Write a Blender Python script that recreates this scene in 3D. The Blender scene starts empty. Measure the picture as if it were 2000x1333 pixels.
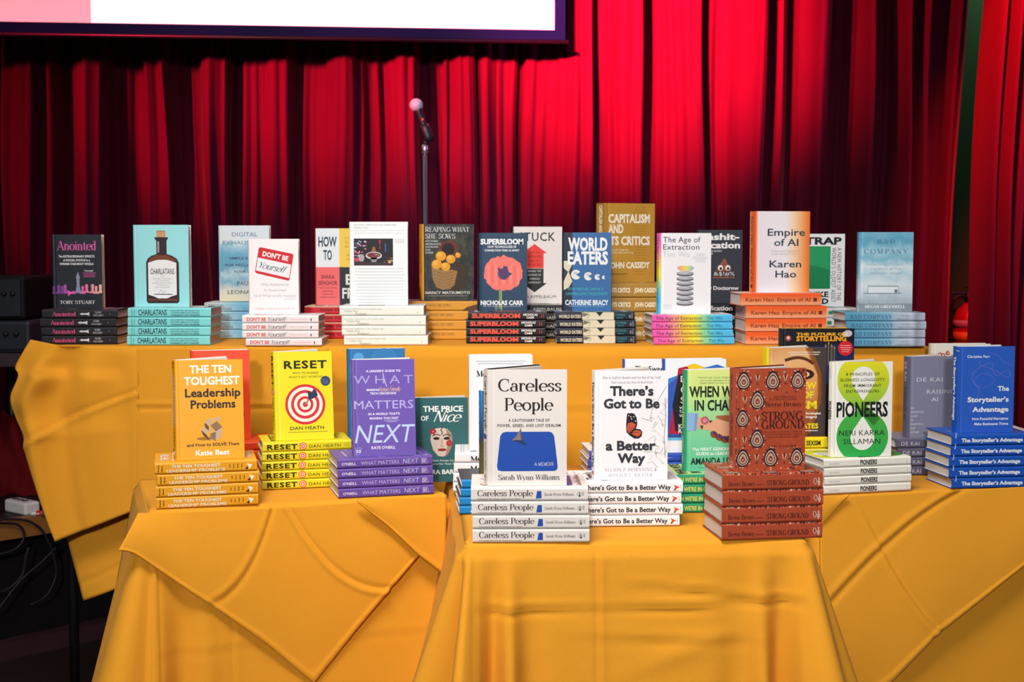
import bpy, bmesh, math, random
from mathutils import Vector, Matrix
from mathutils.geometry import tessellate_polygon

SC = bpy.context.scene
COL = SC.collection
R = math.radians

# ---------------------------------------------------------------- camera, world, lights, exposure
FPX = 2600.0                       # focal length in pixels of the 2000 x 1333 frame
CAM = Vector((0.0, 0.0, 1.42))
PITCH = math.atan((666.5 - 490.0) / FPX)
cam_data = bpy.data.cameras.new('camera')
cam_data.sensor_width = 36.0
cam_data.lens = 36.0 * FPX / 2000.0
cam_data.clip_start = 0.05
cam_data.dof.use_dof = True
cam_data.dof.focus_distance = 2.95
cam_data.dof.aperture_fstop = 8.0
camera = bpy.data.objects.new('camera', cam_data)
COL.objects.link(camera)
camera.location = CAM
camera.rotation_euler = (math.pi / 2 - PITCH, 0, 0)
SC.camera = camera

world = bpy.data.worlds.new('hall_ambient')
SC.world = world
world.use_nodes = True
world.node_tree.nodes['Background'].inputs[0].default_value = (0.85, 0.9, 1.0, 1)
world.node_tree.nodes['Background'].inputs[1].default_value = 0.10

def lamp(name, kind, loc, target, power, color, **kw):
    d = bpy.data.lights.new(name, kind)
    d.energy = power
    d.color = color
    for k, v in kw.items():
        setattr(d, k, v)
    o = bpy.data.objects.new(name, d)
    COL.objects.link(o)
    o.location = loc
    o.rotation_euler = (Vector(target) - Vector(loc)).to_track_quat('-Z', 'Y').to_euler()
    return o

lamp('hall_key_light', 'SPOT', (-0.50, -4.6, 3.35), (0.05, 3.5, 1.12), 1420, (0.98, 0.98, 1.0),
     spot_size=R(36), spot_blend=1.0, shadow_soft_size=0.30)
lamp('overhead_fill', 'AREA', (-0.5, 1.5, 3.7), (0.1, 3.2, 0.9), 32, (1.0, 0.94, 0.85),  # added soft fill from above, brings out the cloth folds
     shape='RECTANGLE', size=1.6, size_y=0.7, spread=R(85))
# red lanterns in the hall, off to one side, so the pleats catch the light on one flank
for tx, tz, pw, deg, side in ((-2.1, 1.85, 800, 17, 2.7), (-1.35, 2.05, 2500, 16, 2.7), (-0.65, 2.14, 3500, 17, 2.7), (0.0, 2.16, 4300, 18, 2.7), (0.58, 2.45, 10000, 27, 1.3), (0.45, 2.9, 5000, 26, 1.0), (1.25, 2.55, 2000, 22, 2.5)):
    lamp('red_lantern', 'SPOT', (tx - side, 2.4, 2.72), (tx, 6.0, tz), pw, (1.0, 0.02, 0.09),
         spot_size=R(deg), spot_blend=1.0, shadow_soft_size=0.12)
lamp('microphone_fill', 'SPOT', (-0.9, 1.2, 3.2), (-0.37, 5.1, 1.93), 300, (0.85, 0.92, 1.0), spot_size=R(10), spot_blend=0.8, shadow_soft_size=0.05)  # added white light that offsets the red wash on the microphone
lamp('stage_red_wing', 'SPOT', (1.55, 4.5, 3.3), (2.5, 5.6, 1.75), 900, (1.0, 0.015, 0.025),
     spot_size=R(50), spot_blend=0.8, shadow_soft_size=0.06)
lamp('blue_side_fill', 'SPOT', (3.6, 4.2, 3.0), (0.9, 6.0, 1.8), 120, (0.3, 0.25, 1.0),  # added weak blue fill for the dark folds, standing in for projector bounce
     spot_size=R(70), spot_blend=1.0, shadow_soft_size=0.1)

lamp('backstage_fill', 'POINT', (2.9, 6.75, 3.3), (0, 0, 0), 26, (1.0, 0.95, 0.85), shadow_soft_size=0.08)  # added neutral light so the wall behind the curtains reads green

vs = SC.view_settings
vs.view_transform = 'Standard'
vs.look = 'None'
vs.exposure = 0.0
vs.gamma = 1.0
vs.use_curve_mapping = False

# ---------------------------------------------------------------- pixel rays -> points in the hall
FWD = Vector((0, math.cos(PITCH), -math.sin(PITCH)))
UPV = Vector((0, math.sin(PITCH), math.cos(PITCH)))
def ray(px, py):
    return FWD + Vector((1, 0, 0)) * ((px - 1000.0) / FPX) + UPV * ((666.5 - py) / FPX)
def on_z(px, py, z):
    d = ray(px, py)
    return CAM + d * ((z - CAM.z) / d.z)
def on_y(px, py, y):
    d = ray(px, py)
    return CAM + d * ((y - CAM.y) / d.y)
def on_plane(px, py, p0, n):
    d = ray(px, py)
    return CAM + d * ((Vector(p0) - CAM).dot(n) / d.dot(n))
def x_at(px, y):
    return (px - 1000.0) / FPX * (y * math.cos(PITCH))

# ---------------------------------------------------------------- materials
MATS = {}
def lin(h, k=1.0):
    h = h.lstrip('#')
    out = []
    for i in (0, 2, 4):
        c = int(h[i:i + 2], 16) / 255
        out.append((c / 12.92 if c <= 0.04045 else ((c + 0.055) / 1.055) ** 2.4) * k)
    return (*out, 1.0)
def base(name, rough=0.5, spec=0.3):
    m = bpy.data.materials.new(name)
    m.use_nodes = True
    b = m.node_tree.nodes['Principled BSDF']
    b.inputs['Roughness'].default_value = rough
    b.inputs['Specular IOR Level'].default_value = spec
    return m, m.node_tree, b
INK = 0.86
def ink(h, rough=0.42):
    """printed paper of one flat colour, with a slight uneven sheen"""
    key = ('ink', h, rough)
    if key not in MATS:
        m, nt, b = base('printed paper ' + h, rough, 0.28)
        b.inputs['Base Color'].default_value = lin(h, INK)
        n = nt.nodes.new('ShaderNodeTexNoise'); n.inputs['Scale'].default_value = 60
        r = nt.nodes.new('ShaderNodeMapRange')
        r.inputs[3].default_value = rough - 0.05; r.inputs[4].default_value = rough + 0.07
        nt.links.new(n.outputs['Fac'], r.inputs[0]); nt.links.new(r.outputs[0], b.inputs['Roughness'])
        MATS[key] = m
    return MATS[key]
def solid(name, h, rough=0.5, spec=0.3, metal=0.0, noise=0.0, scale=40.0, bump=0.0):
    if name in MATS:
        return MATS[name]
    m, nt, b = base(name, rough, spec)
    b.inputs['Metallic'].default_value = metal
    b.inputs['Base Color'].default_value = lin(h)
    tc = nt.nodes.new('ShaderNodeTexCoord')
    n = nt.nodes.new('ShaderNodeTexNoise'); n.inputs['Scale'].default_value = scale; n.inputs['Detail'].default_value = 4
    nt.links.new(tc.outputs['Object'], n.inputs['Vector'])
    if noise:
        mx = nt.nodes.new('ShaderNodeMix'); mx.data_type = 'RGBA'
        c = lin(h)
        mx.inputs[6].default_value = tuple(x * (1 - noise) for x in c[:3]) + (1,)
        mx.inputs[7].default_value = tuple(min(1, x * (1 + noise)) for x in c[:3]) + (1,)
        nt.links.new(n.outputs['Fac'], mx.inputs[0]); nt.links.new(mx.outputs[2], b.inputs['Base Color'])
    if bump:
        bp = nt.nodes.new('ShaderNodeBump'); bp.inputs['Strength'].default_value = bump; bp.inputs['Distance'].default_value = 0.002
        nt.links.new(n.outputs['Fac'], bp.inputs['Height']); nt.links.new(bp.outputs[0], b.inputs['Normal'])
    MATS[name] = m
    return m
def ramp_node(nt, stops, interp='LINEAR'):
    r = nt.nodes.new('ShaderNodeValToRGB')
    r.color_ramp.interpolation = interp
    e = r.color_ramp.elements
    while len(e) < len(stops):
        e.new(0.5)
    for i, (p, h) in enumerate(stops):
        e[i].position = p; e[i].color = lin(h, INK)
    return r
def printed_ramp(name, stops, axis='X', rough=0.42, warp=0.0, wscale=3.0):
    """printed colour gradient along the cover (UV), optionally warped by noise"""
    if name in MATS:
        return MATS[name]
    m, nt, b = base(name, rough, 0.28)
    uv = nt.nodes.new('ShaderNodeUVMap'); uv.uv_map = 'UVMap'
    sep = nt.nodes.new('ShaderNodeSeparateXYZ'); nt.links.new(uv.outputs[0], sep.inputs[0])
    src = sep.outputs[axis]
    if warp:
        n = nt.nodes.new('ShaderNodeTexNoise'); n.inputs['Scale'].default_value = wscale
        n.inputs['Detail'].default_value = 6; n.inputs['Roughness'].default_value = 0.6
        nt.links.new(uv.outputs[0], n.inputs['Vector'])
        a = nt.nodes.new('ShaderNodeMath'); a.operation = 'MULTIPLY_ADD'
        a.inputs[1].default_value = warp
        s = nt.nodes.new('ShaderNodeMath'); s.operation = 'SUBTRACT'; s.inputs[1].default_value = 0.5
        nt.links.new(n.outputs['Fac'], s.inputs[0]); nt.links.new(s.outputs[0], a.inputs[0]); nt.links.new(src, a.inputs[2])
        src = a.outputs[0]
    r = ramp_node(nt, stops)
    nt.links.new(src, r.inputs[0]); nt.links.new(r.outputs[0], b.inputs['Base Color'])
    MATS[name] = m
    return m
def printed_noise(name, stops, scale=9.0, rough=0.45, detail=8):
    if name in MATS:
        return MATS[name]
    m, nt, b = base(name, rough, 0.28)
    uv = nt.nodes.new('ShaderNodeUVMap'); uv.uv_map = 'UVMap'
    n = nt.nodes.new('ShaderNodeTexNoise'); n.inputs['Scale'].default_value = scale; n.inputs['Detail'].default_value = detail
    n.inputs['Roughness'].default_value = 0.65
    nt.links.new(uv.outputs[0], n.inputs['Vector'])
    r = ramp_node(nt, stops); nt.links.new(n.outputs['Fac'], r.inputs[0]); nt.links.new(r.outputs[0], b.inputs['Base Color'])
    MATS[name] = m
    return m
def page_mat(name='page edges', a='#e6e0da', c='#c6bfba'):
    if name in MATS:
        return MATS[name]
    m, nt, b = base(name, 0.85, 0.1)
    tc = nt.nodes.new('ShaderNodeTexCoord')
    w = nt.nodes.new('ShaderNodeTexWave'); w.wave_type = 'BANDS'; w.bands_direction = 'Y'
    w.inputs['Scale'].default_value = 420; w.inputs['Distortion'].default_value = 1.2; w.inputs['Detail'].default_value = 2
    nt.links.new(tc.outputs['Object'], w.inputs['Vector'])
    mx = nt.nodes.new('ShaderNodeMix'); mx.data_type = 'RGBA'
    mx.inputs[6].default_value = lin(c, INK); mx.inputs[7].default_value = lin(a, INK)
    nt.links.new(w.outputs['Fac'], mx.inputs[0]); nt.links.new(mx.outputs[2], b.inputs['Base Color'])
    MATS[name] = m
    return m

# ---------------------------------------------------------------- objects
def tag(o, label, cat, group=None):
    o['label'] = label; o['category'] = cat
    if group:
        o['group'] = group
    return o
def empty(name, loc=(0, 0, 0)):
    o = bpy.data.objects.new(name, None)
    o.empty_display_size = 0.05
    COL.objects.link(o); o.location = loc
    return o
def link(name, me, parent=None):
    o = bpy.data.objects.new(name, me)
    COL.objects.link(o)
    if parent:
        o.parent = parent
    return o
def mesh_of(name, bm, mats, smooth=False):
    me = bpy.data.meshes.new(name)
    bm.normal_update()
    bm.to_mesh(me); bm.free()
    for m in (mats if isinstance(mats, (list, tuple)) else [mats]):
        me.materials.append(m)
    if smooth:
        for p in me.polygons:
            p.use_smooth = True
    return me
def part(name, bm, mats, parent=None, smooth=False):
    return link(name, mesh_of(name, bm, mats, smooth), parent)
def structure(name, bm, mats, smooth=False):
    o = part(name, bm, mats, None, smooth)
    o['kind'] = 'structure'
    return o
def add_box(bm, lo, hi, mi=0, bevel=0.0, M=None):
    lo, hi = Vector(lo), Vector(hi)
    g = bmesh.ops.create_cube(bm, size=1.0)
    vs_ = g['verts']
    for v in vs_:
        v.co = Vector((lo.x + (v.co.x + .5) * (hi.x - lo.x), lo.y + (v.co.y + .5) * (hi.y - lo.y), lo.z + (v.co.z + .5) * (hi.z - lo.z)))
    fs = {f for v in vs_ for f in v.link_faces}
    if bevel:
        es = {e for v in vs_ for e in v.link_edges}
        r = bmesh.ops.bevel(bm, geom=list(es), offset=bevel, segments=2, affect='EDGES', profile=0.5)
        fs = {f for f in r['faces']} | {f for f in fs if f.is_valid}
        vs_ = list({v for f in fs for v in f.verts})
    for f in fs:
        f.material_index = mi
    if M is not None:
        bmesh.ops.transform(bm, matrix=M, verts=[v for v in vs_ if v.is_valid])
    return fs
def add_lathe(bm, prof, seg=24, mi=0, M=None):
    rings = []
    for r, z in prof:
        rings.append([bm.verts.new((r * math.cos(2 * math.pi * i / seg), r * math.sin(2 * math.pi * i / seg), z)) for i in range(seg)])
    for a, b_ in zip(rings, rings[1:]):
        for i in range(seg):
            f = bm.faces.new((a[i], a[(i + 1) % seg], b_[(i + 1) % seg], b_[i])); f.material_index = mi; f.smooth = True
    for rg, flip in ((rings[0], True), (rings[-1], False)):
        f = bm.faces.new(rg[::-1] if flip else rg); f.material_index = mi
    if M is not None:
        bmesh.ops.transform(bm, matrix=M, verts=[v for rg in rings for v in rg])
def add_tube(bm, pts, r, seg=8, mi=0):
    pts = [Vector(p) for p in pts]
    rings = []
    for i, p in enumerate(pts):
        d = (pts[min(i + 1, len(pts) - 1)] - pts[max(i - 1, 0)]).normalized()
        a = d.orthogonal().normalized() if i == 0 else (rings_a - d * rings_a.dot(d)).normalized()
        rings_a = a
        b_ = d.cross(a)
        rr = r[i] if isinstance(r, (list, tuple)) else r
        rings.append([bm.verts.new(p + a * (rr * math.cos(2 * math.pi * k / seg)) + b_ * (rr * math.sin(2 * math.pi * k / seg))) for k in range(seg)])
    for A, B in zip(rings, rings[1:]):
        for k in range(seg):
            f = bm.faces.new((A[k], A[(k + 1) % seg], B[(k + 1) % seg], B[k])); f.material_index = mi; f.smooth = True
    bm.faces.new(rings[0][::-1]).material_index = mi
    bm.faces.new(rings[-1]).material_index = mi
def spline(pts, n=8):
    """Catmull-Rom through the points"""
    pts = [Vector(p) for p in pts]
    out = []
    for i in range(len(pts) - 1):
        p0, p1, p2, p3 = pts[max(i - 1, 0)], pts[i], pts[i + 1], pts[min(i + 2, len(pts) - 1)]
        for k in range(n):
            t = k / n
            out.append(0.5 * ((2 * p1) + (p2 - p0) * t + (2 * p0 - 5 * p1 + 4 * p2 - p3) * t * t + (3 * p1 - p0 - 3 * p2 + p3) * t ** 3))
    out.append(pts[-1])
    return out
# ---------------------------------------------------------------- lettering
# sans: Blender's built-in font turned into flat faces. serif / hand: drawn here from pen strokes.
def _a(cx, cy, rx, ry, a0, a1):
    n = max(5, int(abs(a1 - a0) / 20))
    return ('p', [(cx + rx * math.cos(R(a0 + (a1 - a0) * i / n)), cy + ry * math.sin(R(a0 + (a1 - a0) * i / n))) for i in range(n + 1)])
def _k(*c): return ('k', [(c[0], c[1]), (c[2], c[3])])
def _t(*c): return ('t', [(c[0], c[1]), (c[2], c[3])])
def _s(x, y, h=.13): return ('s', [(x - h, y), (x + h, y)])
def _v(x, y0, y1): return ('s', [(x, y0), (x, y1)])
def _d(x, y, r=.07): return ('d', (x, y, r))
_S = [(.66, .80), (.56, .95), (.38, 1), (.2, .9), (.17, .74), (.3, .6), (.5, .48), (.65, .34), (.64, .14), (.48, .01), (.3, 0), (.12, .18)]
def _sp(pts, k=1.0):
    return ('p', [(p.x, p.y) for p in spline([(x * k, y * k, 0) for x, y in pts], 4)])
_st = [_k(.2, 0, .2, 1), _s(.17, 0), _s(.17, 1)]
GL = {
 'A': (.86, [_t(.06, 0, .4, 1), _k(.4, 1, .76, 0), _t(.2, .33, .6, .33), _s(.06, 0), _s(.76, 0)]),
 'B': (.78, _st + [_a(.42, .745, .2, .255, -90, 90), _t(.2, 1, .42, 1), _t(.2, .49, .45, .49), _a(.45, .245, .24, .245, -90, 90), _t(.2, 0, .45, 0)]),
 'C': (.86, [_a(.5, .5, .4, .5, 48, 315), _v(.77, .66, .97)]),
 'D': (.9, _st + [_t(.2, 1, .42, 1), _a(.42, .5, .38, .5, -90, 90), _t(.2, 0, .42, 0)]),
 'E': (.76, _st + [_t(.2, 1, .66, 1), _t(.2, .5, .52, .5), _t(.2, 0, .68, 0), _v(.66, .78, 1), _v(.68, 0, .24), _v(.52, .4, .6)]),
 'F': (.72, _st + [_t(.2, 1, .66, 1), _t(.2, .5, .52, .5), _v(.66, .78, 1), _v(.52, .4, .6)]),
 'G': (.94, [_a(.5, .5, .4, .5, 48, 315), _v(.77, .66, .97), _k(.78, .04, .78, .42), _s(.78, .43)]),
 'H': (.9, [_k(.2, 0, .2, 1), _k(.7, 0, .7, 1), _t(.2, .5, .7, .5), _s(.2, 0), _s(.2, 1), _s(.7, 0), _s(.7, 1)]),
 'I': (.42, [_k(.2, 0, .2, 1), _s(.2, 0), _s(.2, 1)]),
 'K': (.84, _st + [_t(.22, .38, .7, 1), _k(.36, .56, .74, 0), _s(.7, 1), _s(.74, 0)]),
 'L': (.74, _st + [_t(.2, 0, .66, 0), _v(.66, 0, .27)]),
 'M': (1.02, [_t(.16, 0, .18, 1), _k(.18, 1, .5, .05), _t(.5, .05, .84, 1), _k(.84, 1, .84, 0), _s(.16, 0), _s(.84, 0), _s(.12, 1, .08), _s(.9, 1, .08)]),
 'N': (.9, [_t(.16, 0, .16, 1), _k(.16, 1, .72, 0), _t(.72, 0, .72, 1), _s(.16, 0), _s(.72, 1), _s(.1, 1, .08)]),
 'O': (.94, [_a(.48, .5, .4, .5, 0, 360)]),
 'P': (.74, _st + [_a(.42, .73, .25, .27, -90, 90), _t(.2, 1, .42, 1), _t(.2, .46, .42, .46)]),
 'R': (.84, _st + [_a(.42, .73, .24, .27, -90, 90), _t(.2, 1, .42, 1), _t(.2, .46, .42, .46), _k(.42, .46, .74, 0), _s(.76, 0, .07)]),
 'S': (.76, [_sp(_S), _v(.67, .74, .98), _v(.11, .02, .26)]),
 'T': (.8, [_k(.4, 0, .4, 1), _t(.06, 1, .74, 1), _v(.06, .74, 1), _v(.74, .74, 1), _s(.4, 0)]),
 'U': (.9, [_k(.2, .3, .2, 1), _a(.46, .3, .26, .3, 180, 360), _t(.72, .3, .72, 1), _s(.2, 1), _s(.72, 1)]),
 'V': (.82, [_k(.06, 1, .42, 0), _t(.42, 0, .76, 1), _s(.06, 1), _s(.76, 1)]),
 'W': (1.1, [_k(.06, 1, .32, 0), _t(.32, 0, .54, .95), _k(.52, 1, .78, 0), _t(.78, 0, 1.02, 1), _s(.06, 1), _s(1.02, 1, .1), _s(.53, 1, .1)]),
 'Y': (.8, [_k(.06, 1, .4, .46), _t(.4, .46, .72, 1), _k(.4, 0, .4, .48), _s(.06, 1), _s(.72, 1), _s(.4, 0)]),
 'a': (.62, [_k(.48, .06, .48, .46), _a(.31, .46, .17, .18, 0, 150), _d(.17, .52, .06), _a(.29, .19, .2, .19, 70, 300), _t(.35, .37, .48, .38), _t(.39, .03, .48, .12), _t(.48, .06, .58, .02)]),
 'b': (.66, [_k(.16, 0, .16, 1), _a(.36, .32, .22, .32, -150, 150), _s(.1, 1, .07)]),
 'c': (.58, [_a(.34, .32, .25, .32, 50, 315), _d(.48, .5, .06)]),
 'd': (.68, [_k(.5, 0, .5, 1), _a(.31, .32, .22, .32, 30, 330), _s(.44, 1, .07), _s(.56, 0, .06)]),
 'e': (.62, [_a(.33, .32, .26, .32, 0, 315), _t(.08, .34, .59, .34)]),
 'f': (.42, [_k(.2, 0, .2, .8), _a(.34, .8, .14, .2, 180, 50), _t(.05, .64, .38, .64), _s(.2, 0)]),
 'g': (.64, [_a(.3, .42, .2, .22, 0, 360), _a(.32, -.1, .25, .16, 0, 360), _t(.2, .22, .2, .06), _t(.44, .58, .58, .64)]),
 'h': (.72, [_k(.16, 0, .16, 1), _a(.35, .42, .2, .22, 175, 0), _k(.55, 0, .55, .42), _s(.16, 0), _s(.55, 0), _s(.1, 1, .07)]),
 'i': (.33, [_k(.16, 0, .16, .64), _d(.16, .86, .075), _s(.16, 0), _s(.1, .64, .07)]),
 'k': (.66, [_k(.16, 0, .16, 1), _t(.18, .25, .5, .64), _k(.28, .38, .54, 0), _s(.16, 0), _s(.1, 1, .07), _s(.5, .64, .09)]),
 'l': (.33, [_k(.16, 0, .16, 1), _s(.16, 0), _s(.1, 1, .07)]),
 'm': (.98, [_k(.16, 0, .16, .64), _a(.32, .43, .17, .21, 170, 0), _k(.49, 0, .49, .43), _a(.65, .43, .16, .21, 180, 0), _k(.81, 0, .81, .43), _s(.16, 0), _s(.49, 0), _s(.81, 0), _s(.1, .64, .07)]),
 'n': (.72, [_k(.16, 0, .16, .64), _a(.35, .42, .2, .22, 175, 0), _k(.55, 0, .55, .42), _s(.16, 0), _s(.55, 0), _s(.1, .64, .07)]),
 'o': (.68, [_a(.34, .32, .27, .32, 0, 360)]),
 'p': (.66, [_k(.16, -.3, .16, .64), _a(.36, .32, .22, .32, -150, 150), _s(.16, -.3), _s(.1, .64, .07)]),
 'r': (.5, [_k(.16, 0, .16, .64), _a(.34, .42, .17, .22, 165, 60), _d(.43, .55, .065), _s(.16, 0), _s(.1, .64, .07)]),
 's': (.5, [_sp(_S, .64), _v(.43, .47, .62), _v(.08, .02, .17)]),
 't': (.44, [_k(.2, .12, .2, .86), _a(.32, .12, .12, .12, 180, 330), _t(.06, .64, .38, .64)]),
 'u': (.7, [_k(.16, .2, .16, .64), _a(.34, .2, .18, .2, 180, 360), _k(.54, 0, .54, .64), _s(.1, .64, .07), _s(.48, .64, .07), _s(.6, 0, .06)]),
 'w': (.8, [_k(.06, .64, .24, 0), _t(.24, 0, .4, .6), _k(.39, .64, .57, 0), _t(.57, 0, .73, .64), _s(.06, .64, .09), _s(.73, .64, .09)]),
 'y': (.6, [_k(.06, .64, .3, 0), _t(.54, .64, .2, -.28), _d(.16, -.25, .06), _s(.06, .64, .09), _s(.54, .64, .09)]),
 '-': (.4, [_t(.06, .3, .34, .3)]), '.': (.26, [_d(.12, .06, .07)]), ',': (.26, [_d(.12, .04, .07), _t(.14, .04, .06, -.14)]),
 '’': (.24, [_d(.12, .92, .07), _t(.16, .92, .08, .74)]), '&': (.8, [_sp([(.7, .3), (.5, .04), (.26, .02), (.14, .24), (.34, .5), (.5, .74), (.38, .98), (.24, .8), (.36, .5), (.7, 0)])]),
}
GL['é'] = (GL['e'][0], GL['e'][1] + [_t(.28, .78, .44, 1.0)])
PENS = {'serif': (.155, .045, True, 0.0), 'heavy': (.2, .06, True, 0.0), 'hand': (.105, .05, False, .38), 'thinsans': (.09, .08, False, 0.0)}
_TX = {}
def _stroke_text(s, pen, tr):
    thick, thin, serif, shear = PENS[pen]
    V, F = [], []
    x = 0.0
    n = [0]
    def poly(pts, widths):
        z = n[0] * 1.2e-5; n[0] += 1; n[0] %= 5
        b0 = len(V)
        for i, (px, py) in enumerate(pts):
            q0, q1 = pts[max(i - 1, 0)], pts[min(i + 1, len(pts) - 1)]
            dx, dy = q1[0] - q0[0], q1[1] - q0[1]
            l = math.hypot(dx, dy) or 1
            w = widths(abs(dy) / l) / 2
            V.append((x + px - dy / l * w, py + dx / l * w, z)); V.append((x + px + dy / l * w, py - dx / l * w, z))
        for i in range(len(pts) - 1):
            a = b0 + 2 * i
            F.append((a, a + 1, a + 3, a + 2))
    for ch in s:
        if ch == ' ':
            x += .36 * tr; continue
        adv, st = GL.get(ch, GL.get(ch.upper(), GL['-']))
        for kind, d in st:
            if kind == 'd':
                if kind == 'd' and not serif and d[2] < .065:
                    continue
                z = n[0] * 1.2e-5
                b0 = len(V)
                for i in range(10):
                    V.append((x + d[0] + d[2] * math.cos(i * .6283), d[1] + d[2] * math.sin(i * .6283), z))
                F.append(tuple(range(b0, b0 + 10)))
            elif kind == 's':
                if serif:
                    poly(d, lambda c: thin)
            elif kind == 'k':
                poly(d, lambda c: thick)
            elif kind == 't':
                poly(d, lambda c: thin)
            else:
                poly(d, lambda c: thin + (thick - thin) * c ** 1.6)
        x += adv * tr * (.86 if pen == 'hand' else 1)
    if shear:
        V = [(a + b_ * shear, b_, c) for a, b_, c in V]
    return V, F
def text_geo(s, font='sans', bold=0.0, tr=1.0, shear=0.0):
    """(verts, faces) with cap height 1 and the baseline at 0"""
    key = (s, font, bold, tr, shear)
    if key in _TX:
        return _TX[key]
    if font == 'sans':
        c = bpy.data.curves.new('type', 'FONT')
        c.body = s; c.resolution_u = 2; c.offset = min(bold, .016); c.fill_mode = 'FRONT'; c.space_character = tr; c.shear = shear
        o = bpy.data.objects.new('type', c)
        me = bpy.data.meshes.new_from_object(o)
        k = 1 / .692
        V = [(v.co.x * k, v.co.y * k, 0.0) for v in me.vertices]
        F = [tuple(p.vertices) for p in me.polygons]
        if bold > .02:                       # heavy weights: the same letters printed again a hair aside
            e = (bold - .016) * k * .78
            V0, F0, n0 = V, F, len(V)
            V, F = [], []
            for q, (ax, ay) in enumerate(((-e, -e * .8), (e, -e * .8), (-e, e * .8), (e, e * .8))):
                V += [(x_ + ax, y_ + ay, q * 1.4e-5) for x_, y_, _ in V0]
                F += [tuple(i + q * n0 for i in f) for f in F0]
        bpy.data.objects.remove(o); bpy.data.curves.remove(c); bpy.data.meshes.remove(me)
    else:
        V, F = _stroke_text(s, font, tr)
    x0 = min(v[0] for v in V); x1 = max(v[0] for v in V)
    _TX[key] = ([(a - x0, b_, c) for a, b_, c in V], F, x1 - x0)
    return _TX[key]

class Art:
    """flat print on one face: fractions of the face, x from its left, y from its top"""
    def __init__(self, w, h):
        self.w, self.h, self.items = w, h, []
        self.lay = 0
    def _add(self, V, F, c, ly):
        self.items.append((V, F, c if not isinstance(c, str) else ink(c), ly))
    def t(self, s, x, y, h, c, w=None, f='sans', b=0.0, al='c', sh=0.0, tr=1.0, rot=0.0, ly=6):
        V, F, wid = text_geo(s, f, b, tr, sh)
        k = h * self.h
        kx = (w * self.w / wid) if w else k
        tw = wid * kx
        ox = {'l': 0, 'c': -tw / 2, 'r': -tw}[al]
        ca, sa = math.cos(R(rot)), math.sin(R(rot))
        P = []
        for a, b_, z in V:
            u, v = a * kx + ox, b_ * k
            P.append((x * self.w + u * ca - v * sa, (1 - y) * self.h + u * sa + v * ca, z))
        self._add(P, F, c, ly)
    def p(self, pts, c, ly=2):
        P = [(min(1, max(0, x)) * self.w, (1 - min(1, max(0, y))) * self.h, 0.0) for x, y in pts]
        tri = tessellate_polygon([[Vector(q) for q in P]])
        out = []
        for a, b_, d in tri:
            n = (Vector(P[b_]) - Vector(P[a])).cross(Vector(P[d]) - Vector(P[a])).z
            out.append((a, b_, d) if n > 0 else (a, d, b_))
        self._add(P, out, c, ly)
    def r(self, x0, y0, x1, y1, c, ly=2):
        self.p([(x0, y0), (x0, y1), (x1, y1), (x1, y0)], c, ly)
    def e(self, x, y, rx, ry, c, ly=3, n=22, a0=0, a1=360, rot=0):
        """ellipse; radii as fractions of the face WIDTH"""
        q = self.w / self.h
        pts = []
        m = n if a1 - a0 >= 360 else n + 1
        if a1 - a0 < 360:
            pts.append((x, y))
        for i in range(m):
            a = R(a0 + (a1 - a0) * i / n)
            u, v = rx * math.cos(a), ry * math.sin(a)
            u, v = u * math.cos(R(rot)) - v * math.sin(R(rot)), u * math.sin(R(rot)) + v * math.cos(R(rot))
            pts.append((x + u, y - v * q))
        self.p(pts, c, ly)
    def l(self, pts, wd, c, ly=4, smooth=False):
        """pen line; width as a fraction of the face width"""
        P = [Vector((x * self.w, (1 - y) * self.h, 0)) for x, y in pts]
        if smooth:
            P = spline(P, 5)
        V, F = [], []
        for i, q in enumerate(P):
            d = (P[min(i + 1, len(P) - 1)] - P[max(i - 1, 0)]).normalized()
            n = Vector((-d.y, d.x, 0)) * (wd * self.w / 2)
            V += [tuple(q + n), tuple(q - n)]
        for i in range(len(P) - 1):
            F.append((2 * i, 2 * i + 1, 2 * i + 3, 2 * i + 2))
        self._add(V, F, c, ly)
    def lines(self, x0, x1, ys, c, wd=.008, seed=1, ragged=.12, ly=4):
        """rows of print too small to read"""
        rr = random.Random(seed)
        for y in ys:
            d = (x1 - x0) * ragged * rr.random()
            self.r(x0 + d / 2, y - wd, x1 - d / 2, y, c, ly)
# ---------------------------------------------------------------- books
# canonical book: front face towards -Y, x from the spine to the fore edge, z from tail to head
EPS = 0.00007
TT = {}
def profile(W, T, soft):
    tb = 0.0006 if soft else 0.0026
    if soft:
        out = [(W, 0), (.006, 0), (.0045, .0002), (.003, .0001), (.0008, .0003), (0, .0012)]
        inn = [(W, tb), (.006, tb), (.0045, tb), (.003, tb), (.0014, tb + .0003), (.0008, .0016)]
    else:
        out = [(W, 0), (.013, 0), (.009, .0008), (.005, .0001), (.0016, .0012), (0, .0042)]
        inn = [(W, tb), (.013, tb), (.009, tb + .0004), (.006, tb), (.0042, tb + .0012), (.0026, .0056)]
    mir = lambda q: [(x, T - y) for x, y in q[::-1]]
    return out + mir(out), inn + mir(inn), tb
def swing(p, T, phi, pivot):
    x, y = p[0] - pivot[0], p[1] - pivot[1]
    c, s = math.cos(phi), math.sin(phi)
    return (pivot[0] + x * c - y * s, pivot[1] + x * s + y * c)
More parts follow.
